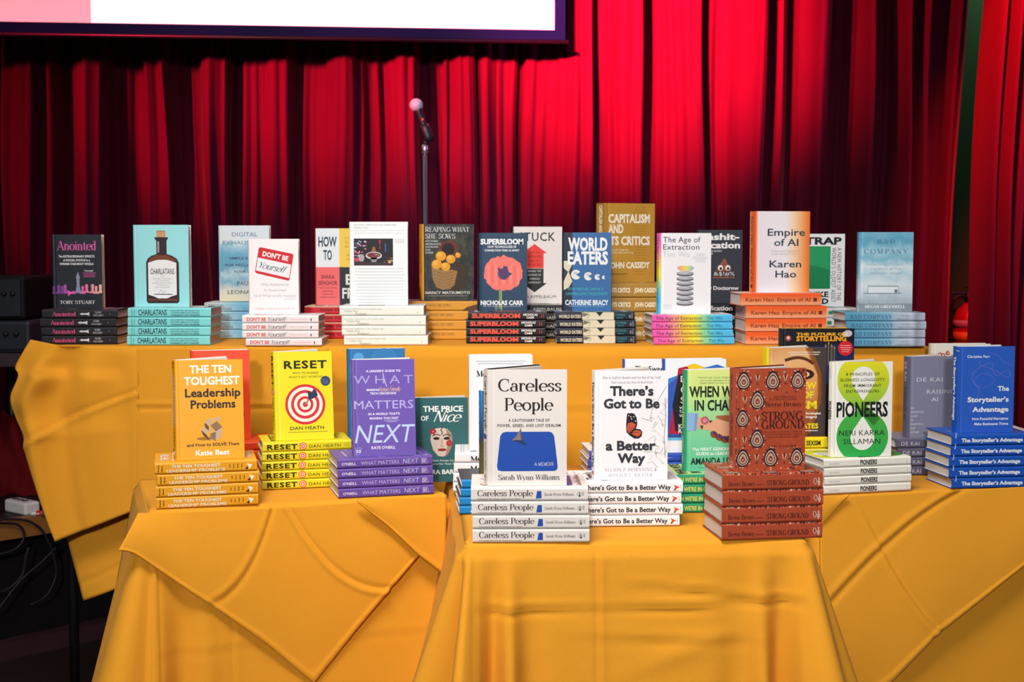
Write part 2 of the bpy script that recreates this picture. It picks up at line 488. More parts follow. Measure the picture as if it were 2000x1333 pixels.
def book_meshes(key, phi=0.0, lean=0.0):
    d = TT[key]
    ck = 'mesh%.3f %.1f' % (phi, lean)
    if ck in d:
        return d[ck]
    W, L, T, soft = d['W'], d['L'], d['T'], d.get('soft', False)
    out, inn, tb = profile(W, T, soft)
    n = len(out) // 2
    piv = (.0045, T)
    if phi:
        hinge = (.0045, 0)
        h2 = lambda p: swing(p, T, phi / 2, hinge)                       # the spine turns half as far as the back board
        bk = swing(piv, T, phi / 2, hinge)
        sw = lambda p: (lambda q: (q[0] - piv[0] + bk[0], q[1] - piv[1] + bk[1]))(swing(p, T, phi, piv))
        bend = lambda P: [h2(p) if n - 2 <= i < n + 2 else (sw(p) if i >= n + 2 else p) for i, p in enumerate(P)]
        out, inn = bend(out), bend(inn)
    mats = [d['front'], d['spine'], d['back'], d.get('inside') or ink('#e9e4da')]
    idx = {m: i for i, m in enumerate(mats)}
    bm = bmesh.new()
    uvl = bm.loops.layers.uv.new('UVMap')
    ring = lambda P, z: [bm.verts.new((x, y, z)) for x, y in P]
    o0, o1, i0, i1 = ring(out, 0), ring(out, L), ring(inn, 0), ring(inn, L)
    N = len(out)
    def face(vs_, mi, uv=None):
        f = bm.faces.new(vs_); f.material_index = mi
        if uv:
            for lp in f.loops:
                lp[uvl].uv = uv(lp.vert.co)
        return f
    fuv = lambda c: (c.x / W, c.z / L)
    suv = lambda c: ((L - c.z) / L, min(1, max(0, (T - c.y) / T)))
    for k in range(N - 1):
        if k < 3: mi, uv = 0, fuv
        elif k < N - 4: mi, uv = 1, suv
        else: mi, uv = 2, fuv
        face((o0[k + 1], o0[k], o1[k], o1[k + 1])[::-1] if False else (o0[k], o1[k], o1[k + 1], o0[k + 1]), mi, uv)
        face((i0[k + 1], i1[k + 1], i1[k], i0[k]), 3)
        em = 0 if k < 3 else (1 if k < N - 4 else 2)
        face((o1[k], i1[k], i1[k + 1], o1[k + 1]), em, fuv)
        face((o0[k + 1], i0[k + 1], i0[k], o0[k]), em, fuv)
    face((o0[0], i0[0], i1[0], o1[0]), 0, fuv)
    face((o1[-1], i1[-1], i0[-1], o0[-1]), 2, fuv)
    bmesh.ops.recalc_face_normals(bm, faces=bm.faces[:])
    def stamp(art, to3, uvf):
        for V, F, m, ly in art.items:
            if m not in idx:
                idx[m] = len(mats); mats.append(m)
            vv = [bm.verts.new(to3(x, y, ly * EPS + z * .5)) for x, y, z in V]
            for f in F:
                try:
                    g = bm.faces.new([vv[i] for i in f])
                except ValueError:
                    continue
                g.material_index = idx[m]
                for lp, i in zip(g.loops, f):
                    lp[uvl].uv = uvf(V[i][0], V[i][1])
    if d.get('fa'):
        a = Art(W, L); d['fa'](a)
        stamp(a, lambda x, y, z: (x, -z, y), lambda x, y: (x / W, y / L))
    if d.get('sa'):
        a = Art(L, T); d['sa'](a)
        flat = lambda x, y, z: (-z, T - y, L - x)
        if phi:
            flat = lambda x, y, z: (*swing((-z, T - y), T, phi / 2, (.0045, 0)), L - x)
        stamp(a, flat, lambda x, y: (x / L, y / T))
    cover = mesh_of('cover', bm, mats)
    bm = bmesh.new()
    ins = .0004 if soft else .0035
    tl = .0003 if soft else .003
    def block(y0, y1, rot):
        vs0 = set(bm.verts)
        add_box(bm, (.0035 if not soft else .001, y0, tl), (W - ins, y1, L - tl))
        if rot:
            for v in set(bm.verts) - vs0:
                v.co.x, v.co.y = sw((v.co.x, v.co.y))
    if phi:
        block(tb, T * .52, 0); block(T * .55, T - tb, phi)
    else:
        block(tb, T - tb, 0)
    pages = mesh_of('page_block', bm, d.get('page') or page_mat())
    if lean:                                # leaning back a little, foot flat on what it stands on
        for me in (cover, pages):
            for v in me.vertices:
                v.co.y += v.co.z * math.tan(R(lean))
    d[ck] = (cover, pages)
    return d[ck]
LIE = Matrix(((0, 0, -1, 0), (1, 0, 0, 0), (0, -1, 0, 0), (0, 0, 0, 1)))
def make_book(key, phi=0.0, lean=0.0):
    d = TT[key]
    cover, pages = book_meshes(key, phi, lean)
    r = empty('paperback_book' if d.get('soft') else 'hardcover_book')
    link('cover', cover, r); link('page_block', pages, r)
    return r
def dup(root):
    c = root.copy(); COL.objects.link(c)
    for ch in list(root.children):
        q = ch.copy(); COL.objects.link(q); q.parent = c
    return c
ORD = {4: ['lowest', 'third from top', 'second from top', 'topmost'], 5: ['lowest', 'fourth from top', 'third from top', 'second from top', 'topmost'],
       3: ['lowest', 'middle one', 'topmost'], 2: ['lower one', 'upper one']}
STACK_AT = {}
def stack(key, ztop, pl, pr=None, yaw=0.0, n=4, jit=None, desc='', where='', group='', yj=None):
    """n copies lying spine-out; pl / pr: the lowest spine's bottom corners in the photo (pr only gives the direction)"""
    d = TT[key]
    W, L, T = d['W'], d['L'], d['T']
    p0 = on_z(pl[0], pl[1], ztop)
    if pr:
        p1 = on_z(pr[0], pr[1], ztop)
        yaw = math.degrees(math.atan2(p1.y - p0.y, p1.x - p0.x))
    s = FPX / p0.y
    jit = jit or [0] * n
    first = None
    for k in range(n):
        b = make_book(key) if first is None else dup(first)
        first = first or b
        rz = R(yaw + (yj[k] if yj else 0))
        ex = Vector((math.cos(rz), math.sin(rz), 0))
        org = p0 + ex * (jit[k] / s)
        b.matrix_world = Matrix.Translation(org + Vector((0, 0, k * (T + .0002) + .0003))) @ Matrix.Rotation(rz, 4, 'Z') @ Matrix.Translation((L, 0, T)) @ LIE
        tag(b, '%s, %s in stack %s' % (desc, ORD[n][k], where), 'book', group)
    STACK_AT[key] = (p0, yaw, ztop + n * (T + .0002) + .0003)
    return first
def stand(key, px, ydepth, yaw=0.0, phi=0.0, z=None, tilt=0.0, label='', group=None, on=None):
    """a copy standing front-on; px: its front cover's lower spine corner in the photo; ydepth: how far away it stands"""
    d = TT[key]
    if z is None:
        z = STACK_AT[on or key][2]
    b = make_book(key, R(phi), tilt)
    x = (px - 1000.0) / FPX * (ydepth * math.cos(PITCH) + (CAM.z - z) * math.sin(PITCH))
    b.matrix_world = Matrix.Translation((x, ydepth, z + .0004)) @ Matrix.Rotation(R(yaw), 4, 'Z')
    tag(b, label, 'book', group)
    return b
# ---------------------------------------------------------------- the titles: size, jacket, front print, spine print
WHITE = '#f7f4f4'
def title(key, W, L, T, front, spine, fa=None, sa=None, back=None, **kw):
    m = lambda c: ink(c) if isinstance(c, str) else c
    TT[key] = dict(W=W, L=L, T=T, front=m(front), spine=m(spine), back=m(back or spine), fa=fa, sa=sa, **kw)

def pawn(a, x, y, s, c, rot=0, ly=3):
    q = a.w / a.h
    pts = [(-.5, 0), (-.5, .14), (-.26, .3), (-.16, .75), (-.3, .85), (-.16, .95), (-.27, 1.15), (-.2, 1.38), (0, 1.48), (.2, 1.38), (.27, 1.15), (.16, .95), (.3, .85), (.16, .75), (.26, .3), (.5, .14), (.5, 0)]
    cr, sr = math.cos(R(rot)), math.sin(R(rot))
    a.p([(x + (u * cr - v * sr) * s, y - (u * sr + v * cr) * s * q) for u, v in pts], c, ly)
KING = [(-.5, 0), (-.5, .15), (-.32, .35), (-.17, 1.4), (-.32, 1.5), (-.18, 1.6), (-.18, 1.75), (-.3, 1.85), (-.22, 2.25), (-.1, 2.35), (-.1, 2.55), (0, 2.68), (.1, 2.55), (.1, 2.35), (.22, 2.25), (.3, 1.85), (.18, 1.75), (.18, 1.6), (.32, 1.5), (.17, 1.4), (.32, .35), (.5, .15), (.5, 0)]
def f_anointed(a):
    P = '#ea66b4'
    a.t('Anointed', .5, .208, .12, P, w=.78, f='serif')
    for s, y, w in (('The EXTRAORDINARY EFFECTS', .308, .72), ('of SOCIAL STATUS in a', .36, .54), ('WINNER-TAKE-MOST WORLD', .41, .68)):
        a.t(s, .5, y, .028, '#f1eef2', w=w, b=.03)
    a.t('“Fascinating!”', .74, .497, .02, '#f1eef2', w=.19, b=.02)
    a.lines(.62, .88, (.525, .55, .573), '#b04a86', .012)
    q = a.w / a.h
    a.p([(.52 + u * .14, .79 - v * .16 * q) for u, v in KING], '#8b91a8', 4)
    for x, y, s, c in ((.035, .8, .11, '#6d3c86'), (.13, .795, .12, '#8a479c'), (.2, .8, .11, '#8a479c'), (.26, .795, .125, '#b254ae'), (.61, .8, .11, '#e867b8'), (.69, .785, .12, '#ee7aa8'), (.81, .79, .125, '#f29aa0'), (.88, .8, .11, '#f3a79f'), (.965, .79, .12, '#f6bda8')):
        pawn(a, x, y, s, c)
    pawn(a, .31, .79, .12, '#ea5fb4', -84, 4)
    a.t('TOBY STUART', .5, .935, .043, '#f1eef2', w=.7, f='serif')
def s_anointed(a):
    a.t('Anointed', .135, .74, .48, '#ee5a92', w=.31, f='serif', al='l')
    a.p([(.625 - v * .048, .5 + u * .42) for u, v in KING], '#d9d7dc', 4)
    a.t('TOBY', .745, .42, .2, '#cfccd2', w=.085, f='serif'); a.t('STUART', .745, .76, .2, '#cfccd2', w=.13, f='serif')
    a.e(.9, .5, .008, .008, '#9a5070')
title('anointed', .142, .213, .0246, '#20242d', '#1d1e25', f_anointed, s_anointed, page=page_mat('page edges'), inside=ink('#e9b294'))

def f_charlatans(a):
    a.p([(.42, .355), (.42, .19), (.39, .17), (.39, .15), (.63, .15), (.63, .17), (.605, .19), (.605, .355), (.7, .375), (.78, .41), (.82, .46), (.82, .93), (.79, .955), (.26, .955), (.23, .93), (.23, .46), (.26, .41), (.33, .375)], '#33222a', 2)
    a.p([(.27, .44), (.3, .41), (.42, .365), (.6, .365), (.74, .41), (.78, .44)], '#7a4227', 3)
    a.r(.26, .9, .79, .925, '#6a3b2c', 3)
    a.p([(.44, .335), (.44, .2), (.47, .2), (.47, .335)], '#b9a9a6', 3)
    a.r(.425, .07, .585, .15, '#d0a06c', 3); a.r(.425, .07, .585, .085, '#b8834f', 4)
    a.p([(.265, .46), (.36, .44), (.44, .425), (.6, .425), (.68, .44), (.775, .46), (.775, .85), (.68, .87), (.6, .895), (.44, .895), (.36, .87), (.265, .85)], '#f5f2f2', 4)
    a.t('CHARLATANS', .52, .6, .068, '#1b2f3b', w=.43, b=.012)
    a.t('HOW', .52, .635, .015, '#7d8890'); 
    for s, y, w in (('GRIFTERS, SWINDLERS,', .662, .34), ('AND HUCKSTERS', .688, .26), ('BAMBOOZLE THE MEDIA,', .714, .37), ('THE MARKETS,', .74, .24), ('AND THE MASSES', .766, .28)):
        a.t(s, .52, y, .014, '#8d979e', w=w)
    a.l([(.46, .82), (.49, .79), (.53, .83), (.58, .8)], .006, '#9aa3a8', smooth=True)
    a.lines(.36, .7, (.85,), '#a7b0b4', .01)
def s_charlatans(a):
    a.t('CHARLATANS', .125, .78, .6, '#15303a', w=.345, b=.02, al='l')
    for s, y in (('HOW GRIFTERS, SWINDLERS, AND', .36), ('HUCKSTERS BAMBOOZLE THE MEDIA,', .6), ('THE MARKETS, AND THE MASSES', .84)):
        a.t(s, .69, y, .13, '#1f4a54', w=.345, b=.01 if y < .8 else .03)
    a.t('MOISÉS NAÍM', .055, .5, .1, '#1f4a54', w=.09, rot=90, al='c'); a.t('TORO', .085, .5, .1, '#1f4a54', w=.08, rot=90)
title('charlatans', .158, .2335, .0262, '#9fe6ea', '#84e0e2', f_charlatans, s_charlatans)

SKY = printed_ramp('printed sky blue clouds', [(0, '#e9dcb8'), (.14, '#dcd9cc'), (.26, '#7fb0c6'), (.36, '#b9d3dc'), (.44, '#6ba8c4'), (.62, '#6fb0cf'), (.74, '#a9d2e4'), (.8, '#e6eff5'), (1, '#e4eef6')], 'Y', warp=.42, wscale=3.2)
SKYSP = printed_ramp('printed spine clouds', [(0, '#d8d6cf'), (.3, '#a8cede'), (.5, '#6fb6d8'), (.7, '#8cc8e4'), (1, '#d8ecf5')], 'X', warp=.5, wscale=4)
def f_digital(a):
    N = '#2c4a66'
    a.t('DIGITAL', .52, .145, .055, '#5f86a4', w=.5); a.t('EXHAUSTION', .52, .255, .055, '#5f86a4', w=.86)
    a.t('SIMPLE RULES', .5, .448, .03, N, w=.58, b=.02); a.t('FOR RECLAIMING', .5, .537, .03, N, w=.74, b=.02); a.t('YOUR LIFE', .5, .625, .03, N, w=.42, b=.02)
    a.t('PAUL', .5, .79, .05, '#26333f', w=.28); a.t('LEONARDI', .5, .905, .05, '#26333f', w=.66)
def s_digital(a):
    a.t('DIGITAL', .06, .44, .26, '#6a7d88', w=.2, al='l'); a.t('EXHAUSTION', .06, .82, .26, '#35424d', w=.29, al='l')
    a.t('LEONARDI', .5, .74, .22, '#4a6c84', w=.2, al='l')
title('digital', .158, .234, .0272, SKY, SKYSP, f_digital, s_digital)

def f_dont(a):
    def q(u, v):   # badge corners
        A, B, C, D = (.22, .105), (.91, .2), (.815, .557), (.13, .45)
        top = (A[0] + (B[0] - A[0]) * u, A[1] + (B[1] - A[1]) * u); bot = (D[0] + (C[0] - D[0]) * u, D[1] + (C[1] - D[1]) * u)
        return (top[0] + (bot[0] - top[0]) * v, top[1] + (bot[1] - top[1]) * v)
    a.p([q(.04, 0), q(0, .05), q(0, .95), q(.04, 1), q(.97, 1), q(1, .95), q(1, .05), q(.97, 0)], '#d4232d', 2)
    a.p([q(.02, .4), q(.02, .9), q(.98, .9), q(.98, .4)], '#f3f2f6', 3)
    x, y = q(.5, .3); a.t("DON'T BE", x, y, .062, '#fbf3f3', w=.52, b=.045, rot=-11.5)
    x, y = q(.5, .76); a.t('Yourself', x, y, .085, '#27425a', w=.56, f='hand', rot=-11.5)
    g = '#b9b6c2'
    a.t('Why Authenticity', .53, .62, .035, g, w=.56); a.t('Is Overrated', .53, .695, .035, g, w=.42); a.t('(and What to Do Instead)', .53, .77, .035, g, w=.83)
    a.l([(.7, .8), (.94, .798)], .008, g)
    a.t('TOMAS CHAMORRO-PREMUZIC', .53, .94, .026, '#eaa9ae', w=.82)
def s_dont(a):
    a.t("DON'T BE", .06, .72, .42, '#d8322f', w=.25, b=.025, al='l'); a.t('Yourself', .34, .74, .55, '#2c3f52', w=.25, f='hand', al='l')
    a.t('TOMAS CHAMORRO-PREMUZIC', .74, .6, .14, '#e9a5a5', w=.24); a.r(.895, .4, .91, .72, '#4a3b3b')
title('dont', .142, .213, .0213, '#fbf6f7', '#f8ebea', f_dont, s_dont)

def f_howto(a):
    a.r(.02, 0, .48, .505, '#e9f2f6'); a.r(.48, 0, 1, .505, '#f3cf4a'); a.r(.02, .505, .48, 1, '#ef6a6c'); a.r(.48, .505, 1, 1, '#1c2730')
    a.t('HOW', .25, .235, .125, '#173f50', w=.36, b=.03); a.t('TO', .25, .41, .125, '#173f50', w=.17, b=.03)
    a.t('SHAKA', .25, .655, .05, '#6e1f2a', w=.26, b=.02); a.t('SENGHOR', .25, .735, .05, '#6e1f2a', w=.37, b=.02)
    for s, y in (('New York Times', .785), ('bestselling', .825), ('author and', .865), ('resilience expert', .905)):
        a.t(s, .25, y, .022, '#8a2a34')
    for i, s in enumerate(('A PROVEN', 'GUIDE TO', 'ESCAPING', 'LIFE’S', 'HIDDEN', 'PRISONS')):
        a.t(s, .74, .14 + i * .056, .03, '#a98a2e')
    a.t('BE', .75, .73, .13, '#dfe6e6', w=.3, b=.03); a.t('FREE', .75, .91, .13, '#dfe6e6', w=.44, b=.03)
def s_howto(a):
    a.t('HOW TO BE FREE', .2, .62, .3, '#3a0c12', w=.5, b=.03, al='l'); a.r(0, .0, 1, .12, '#e7c4a0'); a.t('SENGHOR', .75, .62, .26, '#f3d9c0', w=.18, al='l')
title('howto', .157, .236, .0244, '#ef6a6c', '#cf2430', f_howto, s_howto, back='#b91d28')

def f_searches(a):
    g = '#93a2ae'
    a.t('Searches: Selfhood in the Digital Age', .09, .045, .022, g, w=.72, al='l'); a.t('Vauhini Vara', .08, .08, .022, g, w=.25, al='l')
    a.lines(.08, .95, (.11, .14), '#dfe4e8', .01, 3)
    a.r(.08, .2, .75, .525, '#120c14', 2)
    rr = random.Random(5)
    for i in range(26):
        a.e(.1 + .19 * rr.random(), .215 + .2 * rr.random(), .012 + .014 * rr.random(), .013, rr.choice(['#aebfe0', '#e8dfe6', '#e07a90', '#5b7bbd', '#c93a5e']), 4)
    a.p([(.17, .39), (.24, .39), (.26, .43), (.24, .475), (.17, .475), (.155, .43)], '#a9a39c', 3)
    a.e(.125, .455, .035, .035, '#d7365f', 5)
    a.e(.42, .405, .14, .065, '#d8d2d6', 3); a.e(.42, .4, .12, .045, '#6e2f36', 4); a.p([(.36, .43), (.48, .43), (.46, .485), (.38, .485)], '#8d8a90', 3)
    for i in range(12):
        a.e(.33 + .18 * rr.random(), .39 + .02 * rr.random(), .014, .012, rr.choice(['#b8404d', '#e7c7c0', '#7d2433']), 5)
    a.p([(.38, .36), (.4, .3), (.44, .3), (.46, .36)], '#9b5a3c', 4)
    a.p([(.5, .22), (.55, .22), (.53, .28), (.535, .33), (.515, .33), (.52, .28)], '#a31d3f', 4)
    a.l([(.62, .26), (.62, .36)], .022, '#3b5a9a'); 
    for i in range(9):
        a.e(.6 + .13 * rr.random(), .43 + .06 * rr.random(), .024, .014, rr.choice(['#b98452', '#d9b083', '#8e5a3a']), 4)
    a.r(.08, .487, .75, .525, '#3a2428', 3)
    a.lines(.77, .95, (.21, .225, .24, .255), '#c3cad0', .005, 4)
    a.lines(.08, .96, [.57 + i * .037 for i in range(12)], '#dde6ea', .016, 9)
def s_searches(a):
    a.t('Searches: Selfhood in the Digital Age', .02, .4, .2, '#bcbfb4', w=.48, al='l'); a.t('Vauhini Vara', .055, .64, .2, '#93958c', w=.16, al='l'); a.t('Pantheon', .19, .9, .2, '#6f6a4c', w=.13, al='l')
    a.e(.93, .66, .009, .009, '#c9c9bd')
title('searches', .166, .2365, .0276, '#f8f9fa', '#f6f5ea', f_searches, s_searches)

FOL = printed_noise('printed dark foliage', [(.3, '#20242b'), (.48, '#363b3c'), (.6, '#4b4a3c'), (.75, '#6d6546'), (.9, '#3a3c34')], 7)
def f_reaping(a):
    c = '#d9dfe2'
    a.t('REAPING WHAT', .06, .1, .062, c, w=.85, f='serif', al='l'); a.t('SHE SOWS', .06, .19, .062, c, w=.58, f='serif', al='l')
    for i, s in enumerate(('HOW WOMEN', 'ARE REBUILDING', 'OUR BROKEN', 'FOOD', 'SYSTEM')):
        a.t(s, .06, .235 + i * .038, .022, '#c7ccce', al='l', w=(.24, .3, .25, .1, .15)[i], b=.02)
    a.e(.51, .32, .2, .15, '#6b3527', 2); a.e(.5, .33, .12, .12, '#2a1c1e', 3)
    a.p([(.18, .58), (.24, .82), (.34, .87), (.6, .88), (.8, .86), (.86, .8), (.9, .55), (.7, .5)], '#43342b', 2)
    a.p([(.18, .56), (.2, .72), (.27, .83), (.4, .865), (.53, .86), (.62, .8), (.68, .62), (.58, .6), (.4, .61)], '#a27c4d', 3)
    for i in range(6):
        a.l([(.2 + i * .012, .61 + i * .045), (.42, .655 + i * .042), (.63 - i * .01, .62 + i * .04)], .008, '#6f5030', 4, True)
    for x, y, r_ in ((.36, .42, .1), (.55, .46, .09), (.28, .53, .1), (.45, .56, .09), (.69, .41, .055)):
        a.e(x, y, r_, r_ * .93, '#eda52c', 5); a.e(x - r_ * .25, y - .02, r_ * .5, r_ * .45, '#f4bb4e', 6)
    a.t('NANCY MATSUMOTO', .06, .92, .034, '#e6e4df', w=.86, b=.02, al='l'); a.lines(.1, .88, (.948,), '#9b9a8c', .006)
def s_reaping(a):
    a.t('REAPING WHAT SHE SOWS', .2, .55, .26, '#7a4a12', w=.45, f='serif', al='l')
    a.p([(.8, .95), (.86, .6), (1, .3), (1, 1)], '#5a3513', 3)
title('reaping', .158, .231, .0287, FOL, '#dd9a2b', f_reaping, s_reaping, back='#e3ae35')

def f_superbloom(a):
    a.t('SUPERBLOOM', .49, .145, .066, '#eef2f5', w=.86, b=.05)
    a.t('HOW TECHNOLOGIES OF', .49, .19, .026, '#dfe6ea', w=.58, b=.03); a.t('CONNECTION TEAR US APART', .49, .236, .026, '#dfe6ea', w=.7, b=.03)
    rr = random.Random(3)
    pts = []
    for i in range(44):
        t = 2 * math.pi * i / 44
        k = 1 + .1 * rr.random() - .05
        pts.append((.52 + .39 * k * math.cos(t), .515 + .21 * (k + .1 * rr.random()) * math.sin(t)))
    a.p(pts, '#f0776c', 2)
    for i in range(9):
        x = .2 + .075 * i; a.r(x, .4 + .05 * rr.random(), x + .04, .62 + .06 * rr.random(), '#e86a66' if i % 2 else '#f5897c', 3)
    a.e(.52, .525, .12, .12, '#8b4a6a', 4); a.p([(.4, .44), (.5, .47), (.52, .42), (.6, .43), (.62, .5), (.7, .52), (.62, .56), (.54, .6), (.44, .56)], '#4d3566', 5)
    a.r(.43, .73, .46, .97, '#7f9a5e', 2); a.r(.465, .72, .49, .99, '#8fae63', 2); a.r(.35, .92, .4, .99, '#5e7d5c', 2)
    a.t('NICHOLAS CARR', .49, .92, .055, '#eef2f5', w=.86, b=.045); a.t('NEW YORK TIMES bestselling author of THE SHALLOWS', .49, .945, .014, '#cdd8df', w=.76)
def s_superbloom(a):
    a.t('SUPERBLOOM', .05, .74, .52, '#f2553f', w=.61, b=.05, al='l')
    a.t('NICHOLAS', .79, .46, .25, '#f4f1ee', w=.18, b=.04); a.t('CARR', .79, .82, .25, '#f4f1ee', w=.1, b=.04)
    a.l([(.925, .3), (.937, .5), (.925, .7)], .006, '#d8402f'); a.l([(.955, .3), (.955, .7)], .006, '#d8402f')
title('superbloom', .144, .227, .0224, '#21405e', '#17161c', f_superbloom, s_superbloom)

def f_stuck(a):
    a.t('STUCK', .5, .185, .11, '#23201f', w=.72, b=.01, tr=1.1)
    a.p([(.45, .225), (.7, .345), (.63, .345), (.63, .54), (.27, .54), (.27, .345), (.2, .345)], '#e83b33')
    a.p([(.27, .545), (.63, .545), (.63, .735), (.7, .735), (.45, .855), (.2, .735), (.27, .735)], '#242225')
    for s, y, c in (('HOW THE', .35, '#8d1c1c'), ('PRIVILEGED', .4, '#8d1c1c'), ('AND THE', .455, '#8d1c1c'), ('PROPERTIED', .505, '#8d1c1c'), ('BROKE THE', .59, '#d8d4d2'), ('ENGINE OF', .64, '#d8d4d2'), ('AMERICAN', .69, '#d8d4d2'), ('OPPORTUNITY', .74, '#d8d4d2')):
        a.t(s, .45, y, .026, c, w=.26 if len(s) > 8 else .2)
    a.t('YONI APPELBAUM', .49, .93, .038, '#3a3432', w=.78, tr=1.1)
def s_stuck(a):
    a.t('STUCK', .1, .7, .4, '#e9e4e0', w=.25, al='l'); a.t('APPELBAUM', .58, .7, .35, '#d6d0cc', w=.36, al='l')
title('stuck', .155, .237, .0255, '#ece5e2', '#201d20', f_stuck, s_stuck, back='#d8332f')

def f_world(a):
    a.r(.03, 0, .205, 1, '#16263c', 1)
    a.p([(.03, .19), (.1, .2), (.205, .28), (.205, .31), (.03, .34)], '#16263c', 2)
    a.p([(.03, .36), (.15, .36), (.205, .4), (.13, .5), (.205, .62), (.13, .7), (.03, .73)], '#d9d3b8', 3)
    a.p([(.03, .45), (.12, .5), (.03, .62)], '#28323f', 4)
    a.t('WORLD', .52, .225, .155, '#e8eef2', w=.8, b=.045); a.t('EATERS', .52, .4, .155, '#e8eef2', w=.82, b=.045)
    for x, y, r_ in ((.28, .535, .1), (.53, .555, .085), (.72, .565, .06), (.845, .57, .034)):
        a.e(x, y, r_, r_, '#dfe4e2', 3, a0=32, a1=328)
        a.e(x - r_ * .1, y - .02, r_ * .42, r_ * .3, '#b9c2c4', 4)
    a.t('HOW VENTURE CAPITAL IS', .48, .735, .036, '#2fb6b4', w=.72); a.t('CANNIBALIZING THE ECONOMY', .5, .795, .036, '#2fb6b4', w=.86)
    a.t('CATHERINE BRACY', .5, .92, .062, '#dde8ee', w=.88, b=.04); a.t('FOUNDER AND CEO OF TECHEQUITY', .5, .945, .016, '#8fb6cf', w=.72)
def s_world(a):
    a.t('WORLD EATERS', .04, .76, .42, '#dcd6b6', w=.28, b=.03, al='l')
    a.r(.335, .02, .735, .98, '#dcd7bd', 2)
    a.p([(.51, .02), (.6, .02), (.555, .55)], '#1c2233', 4); a.p([(.345, .05), (.42, .3), (.36, .6), (.335, .5)], '#6e7064', 4); a.l([(.4, .05), (.43, .4), (.4, .8)], .008, '#8b8b78', 4)
    a.t('CATHERINE', .815, .5, .24, '#2aa8a2', w=.13); a.t('BRACY', .815, .84, .2, '#2aa8a2', w=.08)
    a.l([(.93, .4), (.945, .4), (.945, .75), (.93, .75), (.93, .4)], .004, '#c9cdc4'); a.l([(.965, .15), (.965, .9)], .004, '#c9cdc4')
title('world', .142, .228, .0224, '#2c64a0', '#1c2438', f_world, s_world)

def f_cap(a):
    for s, y, w in (('CAPITALISM', .245, .84), ('AND', .375, .3), ('ITS CRITICS', .525, .84), ('JOHN CASSIDY', .82, .84)):
        a.t(s, .06, y, .105 if y < .6 else .075, '#f3ead4', w=w, b=.045, al='l')
    for i, s in enumerate(('A HISTORY: FROM THE', 'INDUSTRIAL REVOLUTION TO AI')):
        a.t(s, .06, .6 + i * .035, .02, '#ecdcb4', al='l', w=.4 + .1 * i, b=.02)
    a.lines(.55, .85, [.05 + i * .034 for i in range(26)], '#a37522', .006, 2, .3, ly=2)
    a.lines(.1, .45, (.9,), '#7c5a1c', .01)
def s_cap(a):
    a.t('CAPITALISM AND ITS CRITICS', .03, .64, .3, '#f0e2bf', w=.58, b=.045, al='l'); a.t('JOHN CASSIDY', .66, .64, .3, '#f0e2bf', w=.29, b=.045, al='l')
title('capitalism', .163, .237, .0425, '#bd8f3a', '#ab7f30', f_cap, s_cap)

RAINB = printed_ramp('printed rainbow spine', [(0, '#f05ab8'), (.18, '#f26bb0'), (.4, '#f6c945'), (.52, '#f4e63c'), (.64, '#8fd79a'), (.78, '#4cc3ec'), (1, '#5bbcf2')], 'X')
DISC = printed_ramp('printed rainbow disc', [(.3, '#f05ab8'), (.5, '#f4e14a'), (.7, '#4cbcf0')], 'X')
def f_age(a):
    a.t('The Age of', .07, .115, .068, '#2c3440', w=.72, al='l', tr=1.05); a.t('Extraction', .07, .205, .068, '#2c3440', w=.7, al='l', tr=1.05)
    a.t('Tim Wu', .06, .295, .068, '#cdd0da', w=.52, al='l', tr=1.05)
    a.lines(.65, .93, [.26 + i * .02 for i in range(6)], '#c8ccd4', .006, 2, .4)
    for i in range(7):
        y = .875 - i * .061
        a.e(.5, y, .165, .04, '#55565e', 2 + (i % 2)); a.e(.5, y - .013, .165, .036, '#a8a7b0', 4 + (i % 2)); a.e(.47, y - .018, .11, .02, '#c6c5cd', 6)
    a.p([(.36, .445), (.34, .425), (.4, .405), (.62, .405), (.67, .425), (.65, .455), (.6, .468), (.4, .468)], DISC, 8)
    a.lines(.06, .25, (.895, .915, .935), '#d4d6dd', .006, 3, .3)
def s_age(a):
    a.t('The Age of Extraction', .045, .68, .42, '#3a2c48', w=.57, al='l'); a.t('Tim Wu', .68, .68, .42, '#16506e', w=.19, al='l')
    a.l([(.945, .3), (.945, .7)], .003, '#2f86b8')
title('age', .151, .2305, .0212, '#f6f5f9', RAINB, f_age, s_age, back='#eef0f4', page=page_mat('grey page edges', '#e2ddd8', '#bdb4ae'))

def f_ensh(a):
    a.t('Enshit-', .93, .135, .085, '#f0f0f2', w=.86, al='r', b=.04); a.t('tification', .95, .25, .085, '#f0f0f2', w=.92, al='r', b=.04)
    a.t('WHY EVERYTHING SUDDENLY', .06, .3, .024, '#d5d5da', w=.5, al='l', b=.02); a.t('GOT WORSE', .06, .335, .024, '#d5d5da', w=.3, al='l', b=.02)
    a.p([(.6, .385), (.66, .415), (.67, .46), (.74, .5), (.75, .55), (.82, .6), (.84, .66), (.36, .66), (.38, .6), (.45, .55), (.46, .5), (.53, .46)], '#8a4f36', 2)
    for x in (.53, .69):
        a.e(x, .52, .055, .06, '#f1ece8', 4); a.e(x + .005, .53, .03, .034, '#2a1a18', 5)
    a.r(.36, .565, .86, .64, '#22252d', 5); a.t('&$!#%', .61, .625, .052, '#d6d2d2', w=.46, ly=8)
    a.t('Cory Doctorow', .5, .82, .05, '#e4e2e4', w=.86, b=.03)
def s_ensh(a):
    a.t('Enshittification', .06, .78, .55, '#eceaec', w=.62, b=.03, al='l'); a.t('DOCTOROW', .74, .7, .35, '#c9c9ce', w=.2, al='l')
title('ensh', .142, .225, .026, '#2c323d', '#1c1f28', f_ensh, s_ensh)

